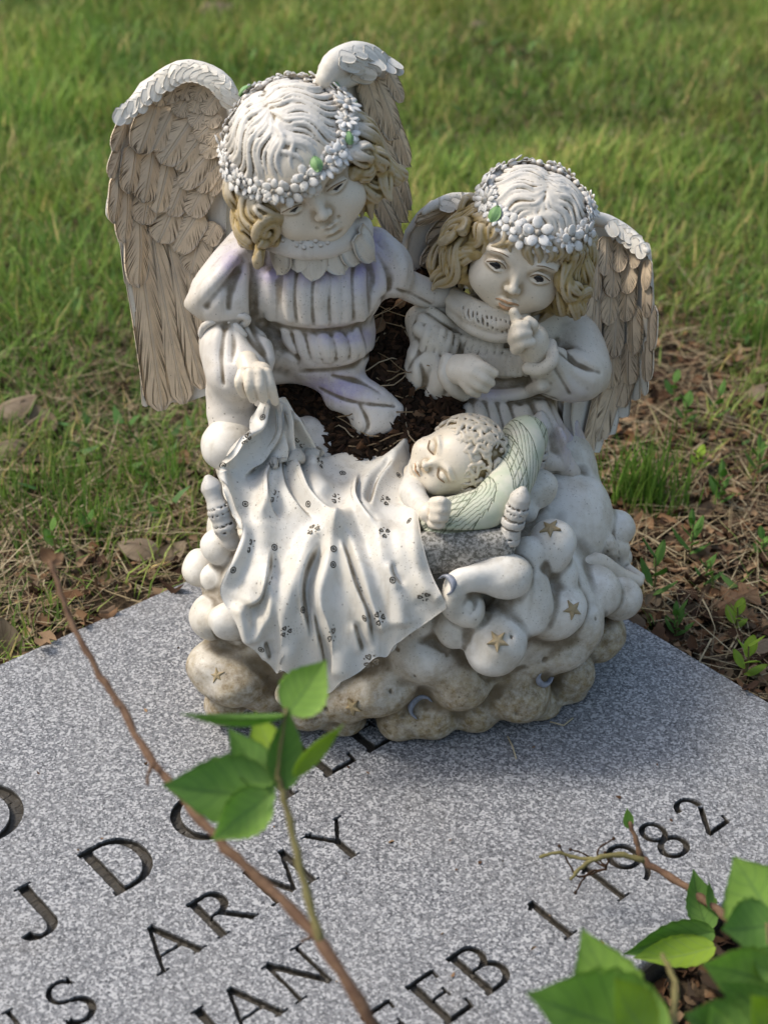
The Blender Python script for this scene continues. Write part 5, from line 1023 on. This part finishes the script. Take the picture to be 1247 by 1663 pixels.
# ------------------------------------------------------------------ mulch in the statue's hollow
mx, my = np.meshgrid(np.linspace(-.095, .062, 56), np.linspace(-.035, .115, 50), indexing='ij')
def mulch_z(x, y): return .200 + (y + .01) * .90 + .012 * (vnoise(x, y, 40, 6) - .5) + .006 * (vnoise(x, y, 110, 7) - .5) - .012 * np.clip((x + .02) / -.06, 0, 1)
mz = mulch_z(mx, my); ii = np.arange(mx.size).reshape(mx.shape); qq = np.stack([ii[:-1, :-1], ii[1:, :-1], ii[1:, 1:], ii[:-1, 1:]], -1).reshape(-1, 4)
top = np.stack([mx, my, mz], -1); vv, qq, _ = sheet(top.transpose(1, 0, 2)[:, ::-1], top.transpose(1, 0, 2)[:, ::-1] - (0, 0, .03), np.arange(mx.size).reshape(mx.shape[1], mx.shape[0]))
def chips(n_, pos, cols, smin, smax, flat=.45, seed=1, long=1.6):
    r_ = np.random.default_rng(seed); base = np.array([(-1, -1, -1), (1, -1, -1), (1, 1, -1), (-1, 1, -1), (-1, -1, 1), (1, -1, 1), (1, 1, 1), (-1, 1, 1)], float); Q = np.array([(0, 3, 2, 1), (4, 5, 6, 7), (0, 1, 5, 4), (1, 2, 6, 5), (2, 3, 7, 6), (3, 0, 4, 7)])
    c = pos(r_, n_); s_ = r_.uniform(smin, smax, (n_, 1, 1)); b = base[None] * np.array((long, 1, flat)) * s_ * r_.uniform(.55, 1.25, (n_, 8, 3)); ax = r_.normal(size=(n_, 4)); ax /= np.linalg.norm(ax, axis=1)[:, None]; w_, x, y, z = ax.T
    Rm = np.stack([1 - 2 * (y * y + z * z), 2 * (x * y - z * w_), 2 * (x * z + y * w_), 2 * (x * y + z * w_), 1 - 2 * (x * x + z * z), 2 * (y * z - x * w_), 2 * (x * z - y * w_), 2 * (y * z + x * w_), 1 - 2 * (x * x + y * y)], 1).reshape(n_, 3, 3)
    V = np.einsum('nij,nkj->nki', Rm, b) + c[:, None]; col = np.array(cols)[r_.integers(0, len(cols), n_)] * r_.uniform(.6, 1.25, (n_, 1)); return V.reshape(-1, 3), (Q[None] + 8 * np.arange(n_)[:, None, None]).reshape(-1, 4), np.repeat(col, 8, 0)
def mpos(r_, n_):
    x, y = r_.uniform(-.09, .062, n_), r_.uniform(-.03, .11, n_); return np.stack([x, y, mulch_z(x, y) + .001], 1)
cv_, cq_, cc_ = chips(2600, mpos, [(.03, .018, .011), (.05, .028, .017), (.02, .013, .009), (.085, .045, .025), (.04, .022, .015)], .0012, .0042, seed=3)
V_, Q_ = join([(vv, qq), (cv_, cq_)]); col_ = np.vstack([np.tile((.022, .014, .010), (len(vv), 1)), cc_])
obj('mulch', mesh_np('mulch', V_, Q_, False, {'col': col_}), M['litter'], kind='stuff', label='dark bark mulch filling the hollow between the two girls')
rs = random.Random(8)
for i in range(22):
    a, b = rs.choice(((rs.uniform(560, 715), rs.uniform(600, 725)), (rs.uniform(560, 715), rs.uniform(640, 730)), (rs.uniform(600, 680), rs.uniform(500, 600)))); p = PY(a, b, .0)
    for _ in range(6): d_ = p - CAMPOS; p = CAMPOS + d_ * ((mulch_z(p[0], p[1]) + .003 - CAMPOS[2]) / d_[2]) * .5 + d_ * .5
    an = rs.uniform(0, 3.14); L_ = rs.uniform(.012, .034); P = np.array([p + np.array((math.cos(an + .5 * t * rs.uniform(-1, 1)) * L_ * t, math.sin(an) * L_ * t, .004 + .004 * math.sin(t * 3))) for t in np.linspace(-1, 1, 6)]); P[:, 2] = np.maximum(P[:, 2], mulch_z(P[:, 0], P[:, 1]) + .0012)
    dead = i % 9 == 0
    obj('dry_straw', mesh_np('dry_straw', *tube_mesh(P, rs.uniform(.00035, .00065), 5), True, {'col': np.tile(np.array(((.30, .22, .13), (.20, .14, .08), (.38, .30, .20))[i % 3]), (len(tube_mesh(P, .001, 5)[0]), 1))}), M['straw'], label='thin dry straw lying on the mulch between the girls', cat='straw', group='straws on the mulch')
for i, (a, b, s_) in enumerate(((620, 515, 34), (660, 540, 30), (708, 690, 26), (690, 675, 22), (640, 500, 26))):
    p = PY(a, b, .05)
    for _ in range(6): d_ = p - CAMPOS; p = CAMPOS + d_ * ((mulch_z(p[0], p[1]) + .004 - CAMPOS[2]) / d_[2]) * .5 + d_ * .5
    x, y, z = basis(unit((0, -.6, .7)) + np.array((rs.uniform(-.3, .3), 0, 0)), spin=rs.uniform(0, 6)); s_ = s_ * MM
    me_ = leaf_relief('dead_leaf', 7, 9, .5, ridge=.03, camber=.15, curl=rs.uniform(.05, .3), thick=.015, shape=lambda t: .33 * math.sin(math.pi * min(.99, t + .03)) ** .8)
    obj('dead_leaf', me_, M['dryleaf'], label='curled rust brown dead leaf fragment on the mulch between the girls', cat='leaf', group='dead leaves on the mulch', M=mat4(x * s_, y * s_, z * s_, p))
# ------------------------------------------------------------------ lawn, thatch, leaf litter
def strips(c, L_, wd, az, lean, curve, seg=3, tw=None):
    n_ = len(c); t = np.linspace(0, 1, seg + 1)[None, :]; d = np.stack([np.cos(az), np.sin(az)], 1)
    th = lean[:, None] + curve[:, None] * t; ds = L_[:, None] / seg; hx = np.concatenate([np.zeros((n_, 1)), np.cumsum(np.sin(th[:, :-1]) * ds, 1)], 1); hz = np.concatenate([np.zeros((n_, 1)), np.cumsum(np.cos(th[:, :-1]) * ds, 1)], 1)
    P = c[:, None, :] + np.concatenate([d[:, None, :] * hx[..., None], hz[..., None]], 2); fa = az + np.pi / 2 + (rng.uniform(-.9, .9, n_) if tw is None else tw); s_ = np.stack([np.cos(fa), np.sin(fa), np.zeros(n_)], 1)[:, None, :] * (wd[:, None, None] * .5 * (1 - t ** 2.2 * .93)[..., None]); V = np.stack([P - s_, P + s_], 2)
    idx_ = np.arange(n_ * (seg + 1) * 2).reshape(n_, seg + 1, 2); Q = np.stack([idx_[:, :-1, 0], idx_[:, :-1, 1], idx_[:, 1:, 1], idx_[:, 1:, 0]], -1).reshape(-1, 4); return V.reshape(-1, 3), Q
def scatter(n_, y0, y1, pw=1.0):
    y = y0 + (y1 - y0) * rng.random(n_) ** pw; hw = .262 * (y + 1.06) * 1.04 + .55; return rng.uniform(-1, 1, n_) * hw, y
def dens(x, y):
    d, a, b = slab_dist(x, y); right = a > A1 - .02; n1 = vnoise(x, y, 6, 11); n2 = vnoise(x, y, 22, 12)
    start = np.where(right, .30, .06); w_ = np.where(right, .30, .16); g = np.clip((d - start + (n1 - .5) * .3) / w_, 0, 1); g = np.maximum(g, np.where(right, .10, .22) * (n2 > .62)); return np.where(d > .015, g * (.5 + .8 * n2), 0)
x, y = scatter(228000, -.25, 3.1); k = rng.random(len(x)) < dens(x, y); x, y = x[k], y[k]; n_ = len(x); cl_ = vnoise(x, y, 9, 13); dr = vnoise(x, y, 3.5, 14)
az = vnoise(x, y, 5, 15) * 9 + rng.normal(0, 1.7, n_); pt = vnoise(x, y, 1.9, 31) * .6 + vnoise(x, y, 5, 32) * .4; Lb = (.012 + .030 * rng.random(n_) + .014 * cl_) * (.45 + 1.1 * pt) * (1 + .25 * (y > .6))
wd = rng.uniform(.0014, .0034, n_) * (1 + .25 * np.clip(y - .5, 0, 2)); V_, Q_ = strips(np.stack([x, y, ground_z(x, y) - .004], 1), Lb, wd, az, rng.uniform(.05, .9, n_), rng.uniform(.1, 1.4, n_), 2)
pal = np.array([(.050, .115, .020), (.075, .150, .028), (.11, .185, .035), (.16, .215, .05), (.28, .25, .10)]); pi = np.clip((rng.random(n_) * 1.6 + cl_ * 1.5 + dr * 1.2 - .2), 0, 3.2); pi = np.where(rng.random(n_) < .05 + .12 * dr, 4, pi); i0 = pi.astype(int); f_ = (pi - i0)[:, None]
col = pal[i0] * (1 - f_) + pal[np.minimum(i0 + 1, 4)] * f_; col *= rng.uniform(.55, 1.45, (n_, 1)) * np.array((1.85, 1.62, 1.65)) * (.55 + .95 * pt)[:, None]
xb, yb = scatter(11000, .0, 3.0); kb = rng.random(len(xb)) < dens(xb, yb) * (vnoise(xb, yb, 8, 21) > .52); xb, yb = xb[kb], yb[kb]; nb_ = len(xb)
Vb, Qb = strips(np.stack([xb, yb, ground_z(xb, yb) + rng.uniform(.0, .02, nb_)], 1), rng.uniform(.008, .024, nb_), rng.uniform(.005, .011, nb_), rng.uniform(0, 6.3, nb_), rng.uniform(.5, 1.4, nb_), rng.uniform(-.2, .6, nb_), 2); cb = np.array([(.13, .27, .06), (.19, .33, .08), (.09, .2, .05)])[rng.integers(0, 3, nb_)] * rng.uniform(.7, 1.3, (nb_, 1))
V_, Q_ = join([(V_, Q_), (Vb, Qb)]); col = np.vstack([col, cb])
obj('grass', mesh_np('grass', V_, Q_, True, {'col': np.repeat(col, 6, 0)}), M['grass'], kind='stuff', label='short green lawn grass with dry blades behind the grave marker')
# straw thatch
x, y = scatter(66000, -.25, 2.6, 1.25); d, a, b = slab_dist(x, y); k = (d > .012) & (rng.random(len(x)) < np.where(a > A1, .8, .9) * np.clip(1.25 - .5 * d, .15, 1)); x, y = x[k], y[k]; n_ = len(x)
V_, Q_ = strips(np.stack([x, y, ground_z(x, y) + rng.uniform(.001, .012, n_)], 1), rng.uniform(.02, .085, n_), rng.uniform(.0008, .0019, n_), rng.uniform(0, 6.3, n_), rng.uniform(1.25, 1.62, n_), rng.uniform(-.3, .45, n_), 2)
sp = np.array([(.36, .28, .16), (.26, .19, .11), (.42, .35, .22), (.18, .12, .07)]); col = sp[rng.integers(0, 4, n_)] * rng.uniform(.6, 1.1, (n_, 1))
obj('straw_thatch', mesh_np('straw_thatch', V_, Q_, True, {'col': np.repeat(col, 6, 0)}), M['straw'], kind='stuff', label='dry straw thatch lying among the grass around the marker')
# crumbled leaves
def litter(n_, pos, seed):
    r_ = np.random.default_rng(seed); c = pos(r_, n_); n_ = len(c); u = np.linspace(-1, 1, 3); U, W_ = np.meshgrid(u, u, indexing='ij'); out = (1 - .35 * (np.abs(U) * np.abs(W_))); s_ = r_.uniform(.0035, .012, n_)
    X_ = U[None] * out * (1 + .35 * r_.normal(size=(n_, 3, 3)) * .5); Y_ = W_[None] * out * r_.uniform(.35, .8, (n_, 1, 1)) * (1 + .3 * r_.normal(size=(n_, 3, 3)) * .5); Zc = r_.uniform(-.5, .7, (n_, 1, 1)) * U[None] ** 2 + r_.uniform(-.6, .6, (n_, 1, 1)) * W_[None] ** 2 + .12 * r_.normal(size=(n_, 3, 3))
    P = np.stack([X_, Y_, Zc], -1) * s_[:, None, None, None]; az = r_.uniform(0, 6.3, n_); tl = r_.normal(0, .45, n_); ca, sa, ct, st = np.cos(az), np.sin(az), np.cos(tl), np.sin(tl); z0 = np.zeros(n_)
    Rm = np.stack([ca, -sa * ct, sa * st, sa, ca * ct, -ca * st, z0, st, ct], 1).reshape(n_, 3, 3); V = np.einsum('nij,nabj->nabi', Rm, P) + c[:, None, None]; ix = np.arange(n_ * 9).reshape(n_, 3, 3); Q = np.stack([ix[:, :-1, :-1], ix[:, 1:, :-1], ix[:, 1:, 1:], ix[:, :-1, 1:]], -1).reshape(-1, 4)
    pl = np.array([(.16, .085, .045), (.10, .055, .032), (.23, .135, .075), (.07, .04, .026), (.30, .20, .12), (.13, .09, .06)]); return V.reshape(-1, 3), Q, np.repeat(pl[r_.integers(0, 6, n_)] * r_.uniform(.55, 1.2, (n_, 1)), 9, 0)
def lpos(r_, n_):
    y = -.25 + 1.75 * r_.random(n_) ** 1.25; x = r_.uniform(-1, 1, n_) * (.27 * (y + 1.06) + .45); d, a, b = slab_dist(x, y); k = (d > np.where(r_.random(n_) < .25, -.009, .008)) & (r_.random(n_) < np.where(a > A1, np.clip(1.35 - 1.7 * d, .05, 1), np.clip(.75 - 3.0 * d, .06, 1)))
    x, y, d = x[k], y[k], d[k]; return np.stack([x, y, np.where(d < .008, .0035, ground_z(x, y) + r_.uniform(.001, .010, len(x)))], 1)
V_, Q_, c_ = litter(34000, lpos, 5)
def lpos2(r_, n_):                                     # soil edge at the bottom right corner
    p = np.array([AB(u, v_, 0) for u, v_ in zip(r_.uniform(-.6, .1, n_), r_.uniform(B1 + .012, B1 + .2, n_))]); p[:, 2] = ground_z(p[:, 0], p[:, 1]) + r_.uniform(.0, .008, n_); return p
V2_, Q2_, c2_ = litter(2500, lpos2, 6); VV, QQ = join([(V_, Q_), (V2_, Q2_)])
obj('leaf_litter', mesh_np('leaf_litter', VV, QQ, True, {'col': np.vstack([c_, c2_ * .6])}), M['litter'], kind='stuff', label='crumbled brown leaf litter on the soil beside the marker')
# ------------------------------------------------------------------ single dead leaves
oak = lambda t: (.30 + .16 * math.sin(t * 16.5 + .6)) * math.sin(math.pi * min(.985, t * .96 + .03)) ** .55 + .008
ova = lambda t: .36 * math.sin(math.pi * min(.985, t ** .85 * .97 + .02)) ** .8 + .006
dl = [leaf_relief('dead_leaf', 13, 25, ridge=.02, camber=.10, curl=.22, thick=.008, shape=oak), leaf_relief('dead_leaf', 11, 15, ridge=.02, camber=.16, curl=.12, thick=.008, shape=ova), leaf_relief('dead_leaf', 11, 15, ridge=.02, camber=-.2, curl=.35, thick=.008, shape=ova)]
def gpt(a, b, dz=0.):
    p = PZ(a, b, GZ)
    for _ in range(5): p = PZ(a, b, float(ground_z(np.array(p[0]), np.array(p[1]))) + dz)
    return p
for a, b, L_, sp, kind, mt, lab in ((20, 672, 95, .4, 1, 'dryleaf2', 'large pale tan dead leaf at the left edge of the lawn'), (62, 690, 80, 2.2, 2, 'dryleaf2', 'grey brown curled leaf beside the pale leaf at the left edge'), (15, 730, 60, 3.6, 1, 'dryleaf2', 'small tan leaf below the pale leaves at the left edge'), (225, 893, 70, 2.9, 1, 'dryleaf', 'orange brown leaf in the grass left of the clouds'), (10, 1052, 80, 1.9, 2, 'dryleaf', 'rust brown leaf by the far left edge of the marker'), (1195, 978, 78, .6, 0, 'dryleaf', 'lobed orange oak leaf lying right of the marker'), (1238, 1050, 46, .3, 1, 'dryleaf2', 'pale oval leaf at the right edge of the photo'), (1150, 905, 40, 2.0, 0, 'dryleaf2', 'small pale lobed leaf near the upright weed'), (1060, 975, 36, 1.0, 2, 'dryleaf', 'small brown leaf just beyond the right edge of the marker'), (348, 18, 60, .3, 1, 'dryleaf', 'pinkish dead leaf at the top edge of the lawn'), (918, 237, 44, 1.2, 1, 'dryleaf', 'pale orange leaf in the lawn above the smaller girl'), (275, 905, 60, .7, 2, 'leaf_c', 'yellow green fallen leaf beside the orange brown leaf'), (1225, 640, 44, .7, 1, 'dryleaf2', 'tan leaf in the thatch at the right edge'), (775, 42, 34, .7, 1, 'dryleaf', 'small red brown leaf near the top of the lawn')):
    p = gpt(a, b, .012); dd = np.linalg.norm(p - CAMPOS) / 1.25; x, y, z = basis(np.array((rs.uniform(-.25, .25), rs.uniform(-.35, .0), 1)), (0, 1, 0), sp); s_ = L_ * MM * dd
    obj('dead_leaf', dl[kind], M[mt], label=lab, cat='leaf', M=mat4(x * s_, y * s_, z * s_, p - x * s_ * .5))
# ------------------------------------------------------------------ weeds
wl = leaf_relief('leaf', 7, 11, ridge=.02, camber=.06, curl=.18, thick=.008, shape=lambda t: .17 * math.sin(math.pi * min(.985, t * .93 + .05)) ** .8 + .004); wl2 = leaf_relief('leaf', 7, 11, ridge=.02, camber=.05, curl=.1, thick=.008, shape=lambda t: .30 * math.sin(math.pi * min(.985, t * .95 + .03)) ** .8 + .004)
def thing(name, label, cat, loc, group=None): o = obj(name, None, label=label, cat=cat, group=group); o.location = loc; return o
def sub(name, me, mat, parent, m4): o = bpy.data.objects.new(name, me); sc.collection.objects.link(o); (me.materials or me.materials.append(mat)) if not me.materials else None; o.parent = parent; o.matrix_local = Matrix.Translation(-Vector(parent.location)) @ m4; return o
def with_mat(me, mat): m = me.copy(); m.materials.clear(); m.materials.append(mat); return m
WLM = {k_: with_mat(m_, M[t_]) for k_, m_, t_ in (('w1', wl, 'weed'), ('w2', wl2, 'weed'), ('w3', wl2, 'leaf_c'), ('w4', wl2, 'leaf_b'))}
def weed(a, b, h_px, nl, lk, lab, lean=.0):
    p = gpt(a, b); t_ = thing('weed_seedling', lab, 'weed', p, 'weeds beside the marker'); H = h_px * MM * 1.35; top = p + np.array((lean * H, 0, H)); sub('stem', mesh_np('stem', *tube_mesh(cr([p - (0, 0, .005), (p + top) / 2 + (.002, 0, 0), top], 7), np.linspace(.0013, .0007, 7), 6)), M['stem_green'], t_, Matrix.Identity(4))
    for i in range(nl):
        t = .25 + .75 * i / max(1, nl - 1); an = i * 2.4 + rs.uniform(-.3, .3); d_ = unit((math.cos(an), math.sin(an) - .25, .55 + .6 * t)); q_ = p + (top - p) * t; L_ = H * rs.uniform(.5, .75) * (1.05 - .35 * t); n_ = unit(np.array((0, 0, 1.)) - d_ * d_[2]); yv = np.cross(n_, d_); sub('leaf', WLM[lk], None, t_, mat4(d_ * L_, yv * L_, n_ * L_, q_))
weed(1116, 915, 66, 8, 'w1', 'upright leafy weed in the litter right of the clouds'); weed(1055, 985, 80, 5, 'w1', 'slender weed growing beside the rightmost cloud'); weed(1092, 1045, 50, 9, 'w1', 'low bushy weed at the right edge of the marker'); weed(1165, 830, 60, 8, 'w1', 'weed among the tufts beyond the upright weed'); weed(1108, 700, 52, 5, 'w2', 'weed with a broad round leaf beyond the grass tuft'); weed(1232, 915, 40, 7, 'w4', 'dark green weed at the right edge of the photo'); weed(1160, 690, 60, 5, 'w1', 'tall thin weed in the far litter'); weed(1205, 1110, 60, 6, 'w3', 'yellow green creeping weed at the lower right soil'); weed(1190, 1030, 44, 6, 'w3', 'small yellow green weed above the creeping weed'); weed(1090, 660, 44, 4, 'w2', 'short weed beside the far grass edge'); weed(1140, 960, 48, 6, 'w1', 'pale green seedling left of the lobed oak leaf'); weed(1225, 780, 56, 7, 'w1', 'leafy weed near the right edge above the dark green weed'); weed(1130, 770, 40, 6, 'w3', 'small yellow green weed right of the tall bright tuft'); weed(145, 880, 40, 5, 'w2', 'small green weed in the grass left of the statue'); weed(90, 910, 50, 4, 'w4', 'blue green weed beside the tip of the vine')
def tuft(a, b, n_, h_, spread, lab):
    p = gpt(a, b); r_ = np.random.default_rng(int(a)); c = p + np.stack([r_.normal(0, spread, n_), r_.normal(0, spread * .7, n_), np.full(n_, -.004)], 1); V_, Q_ = strips(c, r_.uniform(.5, 1.0, n_) * h_, r_.uniform(.0012, .0026, n_), r_.uniform(0, 6.3, n_), r_.uniform(.02, .3, n_), r_.uniform(.1, .7, n_)); pl = np.array([(.12, .24, .035), (.17, .29, .05), (.09, .19, .03)])
    obj('grass_tuft', mesh_np('grass_tuft', V_, Q_, True, {'col': np.repeat(pl[r_.integers(0, 3, n_)] * r_.uniform(.8, 1.2, (n_, 1)), 8, 0)}), M['grass'], label=lab, cat='grass', group='grass tufts')
tuft(1035, 815, 190, .095, .020, 'tall bright green grass tuft just right of the small wing'); tuft(1070, 830, 80, .05, .02, 'low grass tuft right of the tall bright tuft'); tuft(1215, 560, 120, .07, .035, 'loose grass tuft at the right edge of the lawn'); tuft(150, 870, 110, .06, .03, 'green grass tuft left of the lowest wing feathers'); tuft(60, 820, 120, .06, .03, 'grass tuft near the left edge of the photo'); tuft(250, 790, 120, .055, .03, 'grass tuft left of the blanket')
# ------------------------------------------------------------------ vines in the foreground
vl = {'o': lambda t: .40 * math.sin(math.pi * min(.985, t ** .8 * .97 + .02)) ** .75 + .004, 'n': lambda t: .20 * math.sin(math.pi * min(.985, t ** .9 * .96 + .03)) ** .8 + .004, 'b': lambda t: .50 * math.sin(math.pi * min(.98, t ** .7 * .96 + .03)) ** .6 + .004}
VLM = {}
def vleaf(root, a, b, da, db, wd, mt, roll=0., curl=.08):
    key = (mt, round(curl, 2))
    if key not in VLM: VLM[key] = with_mat(leaf_relief('leaf', 13, 17, ridge=-.012, camber=-.09, curl=curl, thick=.004, shape=lambda t: (.5 + .022 * math.sin(t * 47)) * math.sin(math.pi * min(.985, t ** .72 * .965 + .025)) ** (.75 + .5 * t) + .003), M[mt])
    p, q_ = PD(*a, da), PD(*b, db); d_ = q_ - p; L_ = np.linalg.norm(d_); n_ = unit(CB + np.array((rs.uniform(-.2, .2), 0, .35))); n_ = unit(n_ - unit(d_) * n_.dot(unit(d_))); yv = np.cross(n_, unit(d_)); c, s_ = math.cos(roll), math.sin(roll); yv, n_ = yv * c + n_ * s_, n_ * c - yv * s_
    sub('leaf', VLM[key], None, root, mat4(d_, yv * wd * da / FPX, n_ * L_, p))
def stem(root, pts, r0, r1, mat, n_=40, name='stem'):
    P = np.array([PD(a, b, d) if len(q_) == 3 else np.array(q_[1]) for q_ in pts for a, b, d in ([q_] if len(q_) == 3 else [(0, 0, 0)])]); L_ = cr(P, n_); L_[1:-1] += np.random.default_rng(4).normal(0, min(.0007, .16 * (r0 + r1) / 2), (n_ - 2, 3)); sub(name, mesh_np(name, *tube_mesh(L_, np.linspace(r0, r1, n_) * (1 + .16 * np.sin(np.arange(n_) * 1.7)), 9)), mat, root, Matrix.Identity(4)); return L_
g1 = AB(-.40, B1 + .05); g1[2] = float(ground_z(np.array(g1[0]), np.array(g1[1])))
v1 = thing('vine', 'brown woody vine stem arching across the front of the marker with blurred leaves', 'vine', g1)
stem(v1, [(0, tuple(g1)), (720, 1830, .78), (605, 1663, .76), (525, 1535, .77), (450, 1455, .79), (370, 1378, .81), (300, 1300, .83), (245, 1232, .85), (190, 1140, .87), (145, 1065, .88), (112, 1000, .89), (82, 912, .90)], .0037, .0015, M['stem'], 60)
stem(v1, [(522, 1532, .770), (495, 1440, .780), (472, 1340, .790), (458, 1285, .795), (452, 1262, .795)], .0024, .0015, M['stem_green'], 24)
stem(v1, [(450, 1270, .795), (456, 1210, .795), (466, 1150, .795)], .0011, .0008, M['stem_green'], 10)
for q_ in (((448, 1288), (262, 1278), .795, .780, 118, 'leaf_b', .15), ((440, 1290), (338, 1368), .795, .760, 76, 'leaf_a', -.3), ((440, 1275), (371, 1186), .795, .810, 66, 'leaf_b', .3), ((448, 1262), (418, 1158), .800, .820, 70, 'leaf_c', -.2), ((462, 1282), (466, 1152), .795, .800, 62, 'leaf_b', .35), ((478, 1262), (553, 1172), .790, .790, 46, 'leaf_c', 1.05), ((468, 1158), (530, 1072), .795, .800, 82, 'leaf_a', .1), ((462, 1160), (294, 1172), .795, .780, 52, 'leaf_b', 1.3)): vleaf(v1, *q_)
for a, b, a2, b2 in ((250, 1240, 240, 1275), (187, 1135, 196, 1150), (372, 1380, 360, 1372), (512, 1520, 490, 1530)): stem(v1, [(a, b, .840), ((a + a2) / 2 - 4, (b + b2) / 2, .838), (a2, b2, .836)], .0012, .0008, M['stem'], 6, 'spur')
vleaf(v1, (85, 912), (66, 888), .900, .900, 26, 'dryleaf'); vleaf(v1, (84, 915), (104, 898), .900, .905, 22, 'dryleaf')
g2 = AB(-.12, B1 + .10); g2[2] = float(ground_z(np.array(g2[0]), np.array(g2[1])))
v2 = thing('vine', 'young vine with a thin brown tip and dark tendrils over the year numerals', 'vine', g2)
stem(v2, [(0, tuple(g2)), (1290, 1640, .98), (1230, 1535, .99), (1165, 1478, 1.0), (1100, 1432, 1.02), (1048, 1398, 1.03), (1034, 1370, 1.03), (1022, 1335, 1.03)], .0042, .0014, M['stem'], 40)
stem(v2, [(1048, 1398, 1.03), (1005, 1388, 1.03), (965, 1395, 1.03), (940, 1412, 1.03), (926, 1428, 1.03)], .0022, .0011, M['stem_green'], 20); stem(v2, [(968, 1396, 1.03), (930, 1392, 1.035), (905, 1384, 1.035), (876, 1392, 1.035)], .0014, .0011, M['stem_green'], 14)
vleaf(v2, (1022, 1345), (1016, 1312), 1.03, 1.03, 22, 'leaf_a', .4)
for L_ in ([(985, 1408), (972, 1395), (972, 1378), (996, 1362)], [(985, 1410), (965, 1398), (945, 1385), (926, 1380)], [(985, 1412), (960, 1415), (945, 1430), (934, 1450)], [(980, 1412), (940, 1424), (925, 1405), (908, 1374)], [(985, 1405), (988, 1395), (982, 1385)]): stem(v2, [(a, b, 1.045) for a, b in L_], .00075, .0006, M['dark_stem'], 16, 'tendril'); e_ = PD(*L_[-1], 1.045); sub('tendril_tip', with_mat(ball_me, M['dark_stem']), None, v2, mat4((.0013, 0, 0), (0, .0013, 0), (0, 0, .0013), e_))
for q_ in (((1150, 1512), (1122, 1412), 1.0, 1.01, 56, 'leaf_b', .3), ((1155, 1478), (1148, 1430), 1.0, 1.0, 18, 'leaf_b', .3), ((1160, 1535), (1024, 1562), .99, .97, 58, 'leaf_c', .5), ((1160, 1515), (1010, 1545), .995, .99, 66, 'leaf_b', -.3)): vleaf(v2, *q_)
g3 = AB(-.16, B1 + .16); g3[2] = float(ground_z(np.array(g3[0]), np.array(g3[1])))
v3 = thing('leafy_plant', 'bright green leafy plant filling the lower right corner of the photo', 'plant', g3)
stem(v3, [(0, tuple(g3)), (1260, 1760, .740), (1190, 1690, .740), (1100, 1690, .730)], .0028, .0016, M['stem_green'], 20); stem(v3, [(1290, 1780, .760), (1270, 1640, .800), (1248, 1560, .810), (1245, 1500, .820)], .0024, .0014, M['stem_green'], 16); stem(v3, [(1090, 1690, .740), (1095, 1600, .780), (1075, 1550, .810)], .0022, .0012, M['stem_green'], 12)
for q_ in (((1090, 1690), (846, 1614), .740, .720, 170, 'leaf_a', .2), ((1020, 1680), (946, 1508), .740, .760, 120, 'leaf_a', -.2), ((1060, 1690), (990, 1585), .730, .720, 90, 'leaf_c', .3), ((1262, 1510), (1192, 1392), .820, .840, 130, 'leaf_a', -.2), ((1262, 1500), (1165, 1512), .820, .800, 92, 'leaf_b', .2), ((1265, 1600), (1132, 1562), .800, .780, 96, 'leaf_a', -.1), ((1215, 1690), (1105, 1648), .760, .750, 100, 'leaf_b', .2), ((1265, 1670), (1168, 1590), .770, .770, 80, 'leaf_b', -.3), ((1262, 1690), (1210, 1612), .760, .740, 70, 'leaf_c', .2), ((1270, 1580), (1215, 1545), .800, .800, 60, 'leaf_a', .4), ((1275, 1660), (1225, 1625), .780, .780, 54, 'leaf_c', -.3), ((1180, 1700), (1150, 1630), .750, .750, 50, 'leaf_a', .4)): vleaf(v3, *q_)
def lpos3(r_, n_):
    p = np.array([AB(u, v_, .0012) for u, v_ in zip(r_.uniform(-.75, -.02, n_), r_.uniform(.02, .55, n_))]); return p[(r_.random(len(p)) < .35) | (np.hypot(p[:, 0] - .01, p[:, 1] + .02) < .26)]
V3_, Q3_, c3_ = litter(130, lpos3, 9); ctr = V3_.reshape(-1, 9, 3).mean(1, keepdims=True); V3_ = ((V3_.reshape(-1, 9, 3) - ctr) * .22 + ctr).reshape(-1, 3); V3_[:, 2] = np.maximum(V3_[:, 2], .0006)
obj('crumbs', mesh_np('crumbs', V3_, Q3_, True, {'col': c3_}), M['litter'], kind='stuff', label='tiny crumbs of leaf and soil scattered on the granite')
# bits of straw on the stone
for i, (L_, lab) in enumerate((([(893, 1172), (915, 1178), (930, 1166)], 'bent dry straw on the stone right of the clouds'), ([(824, 1196), (832, 1212), (838, 1232)], 'short pale straw under the front of the clouds'))):
    P = np.array([PZ(a, b, .0015) for a, b in L_]); tv, tq = tube_mesh(P, .0007, 5); obj('dry_straw', mesh_np('dry_straw', tv, tq, True, {'col': np.tile((.45, .38, .26), (len(tv), 1))}), M['straw'], label=lab, cat='straw')
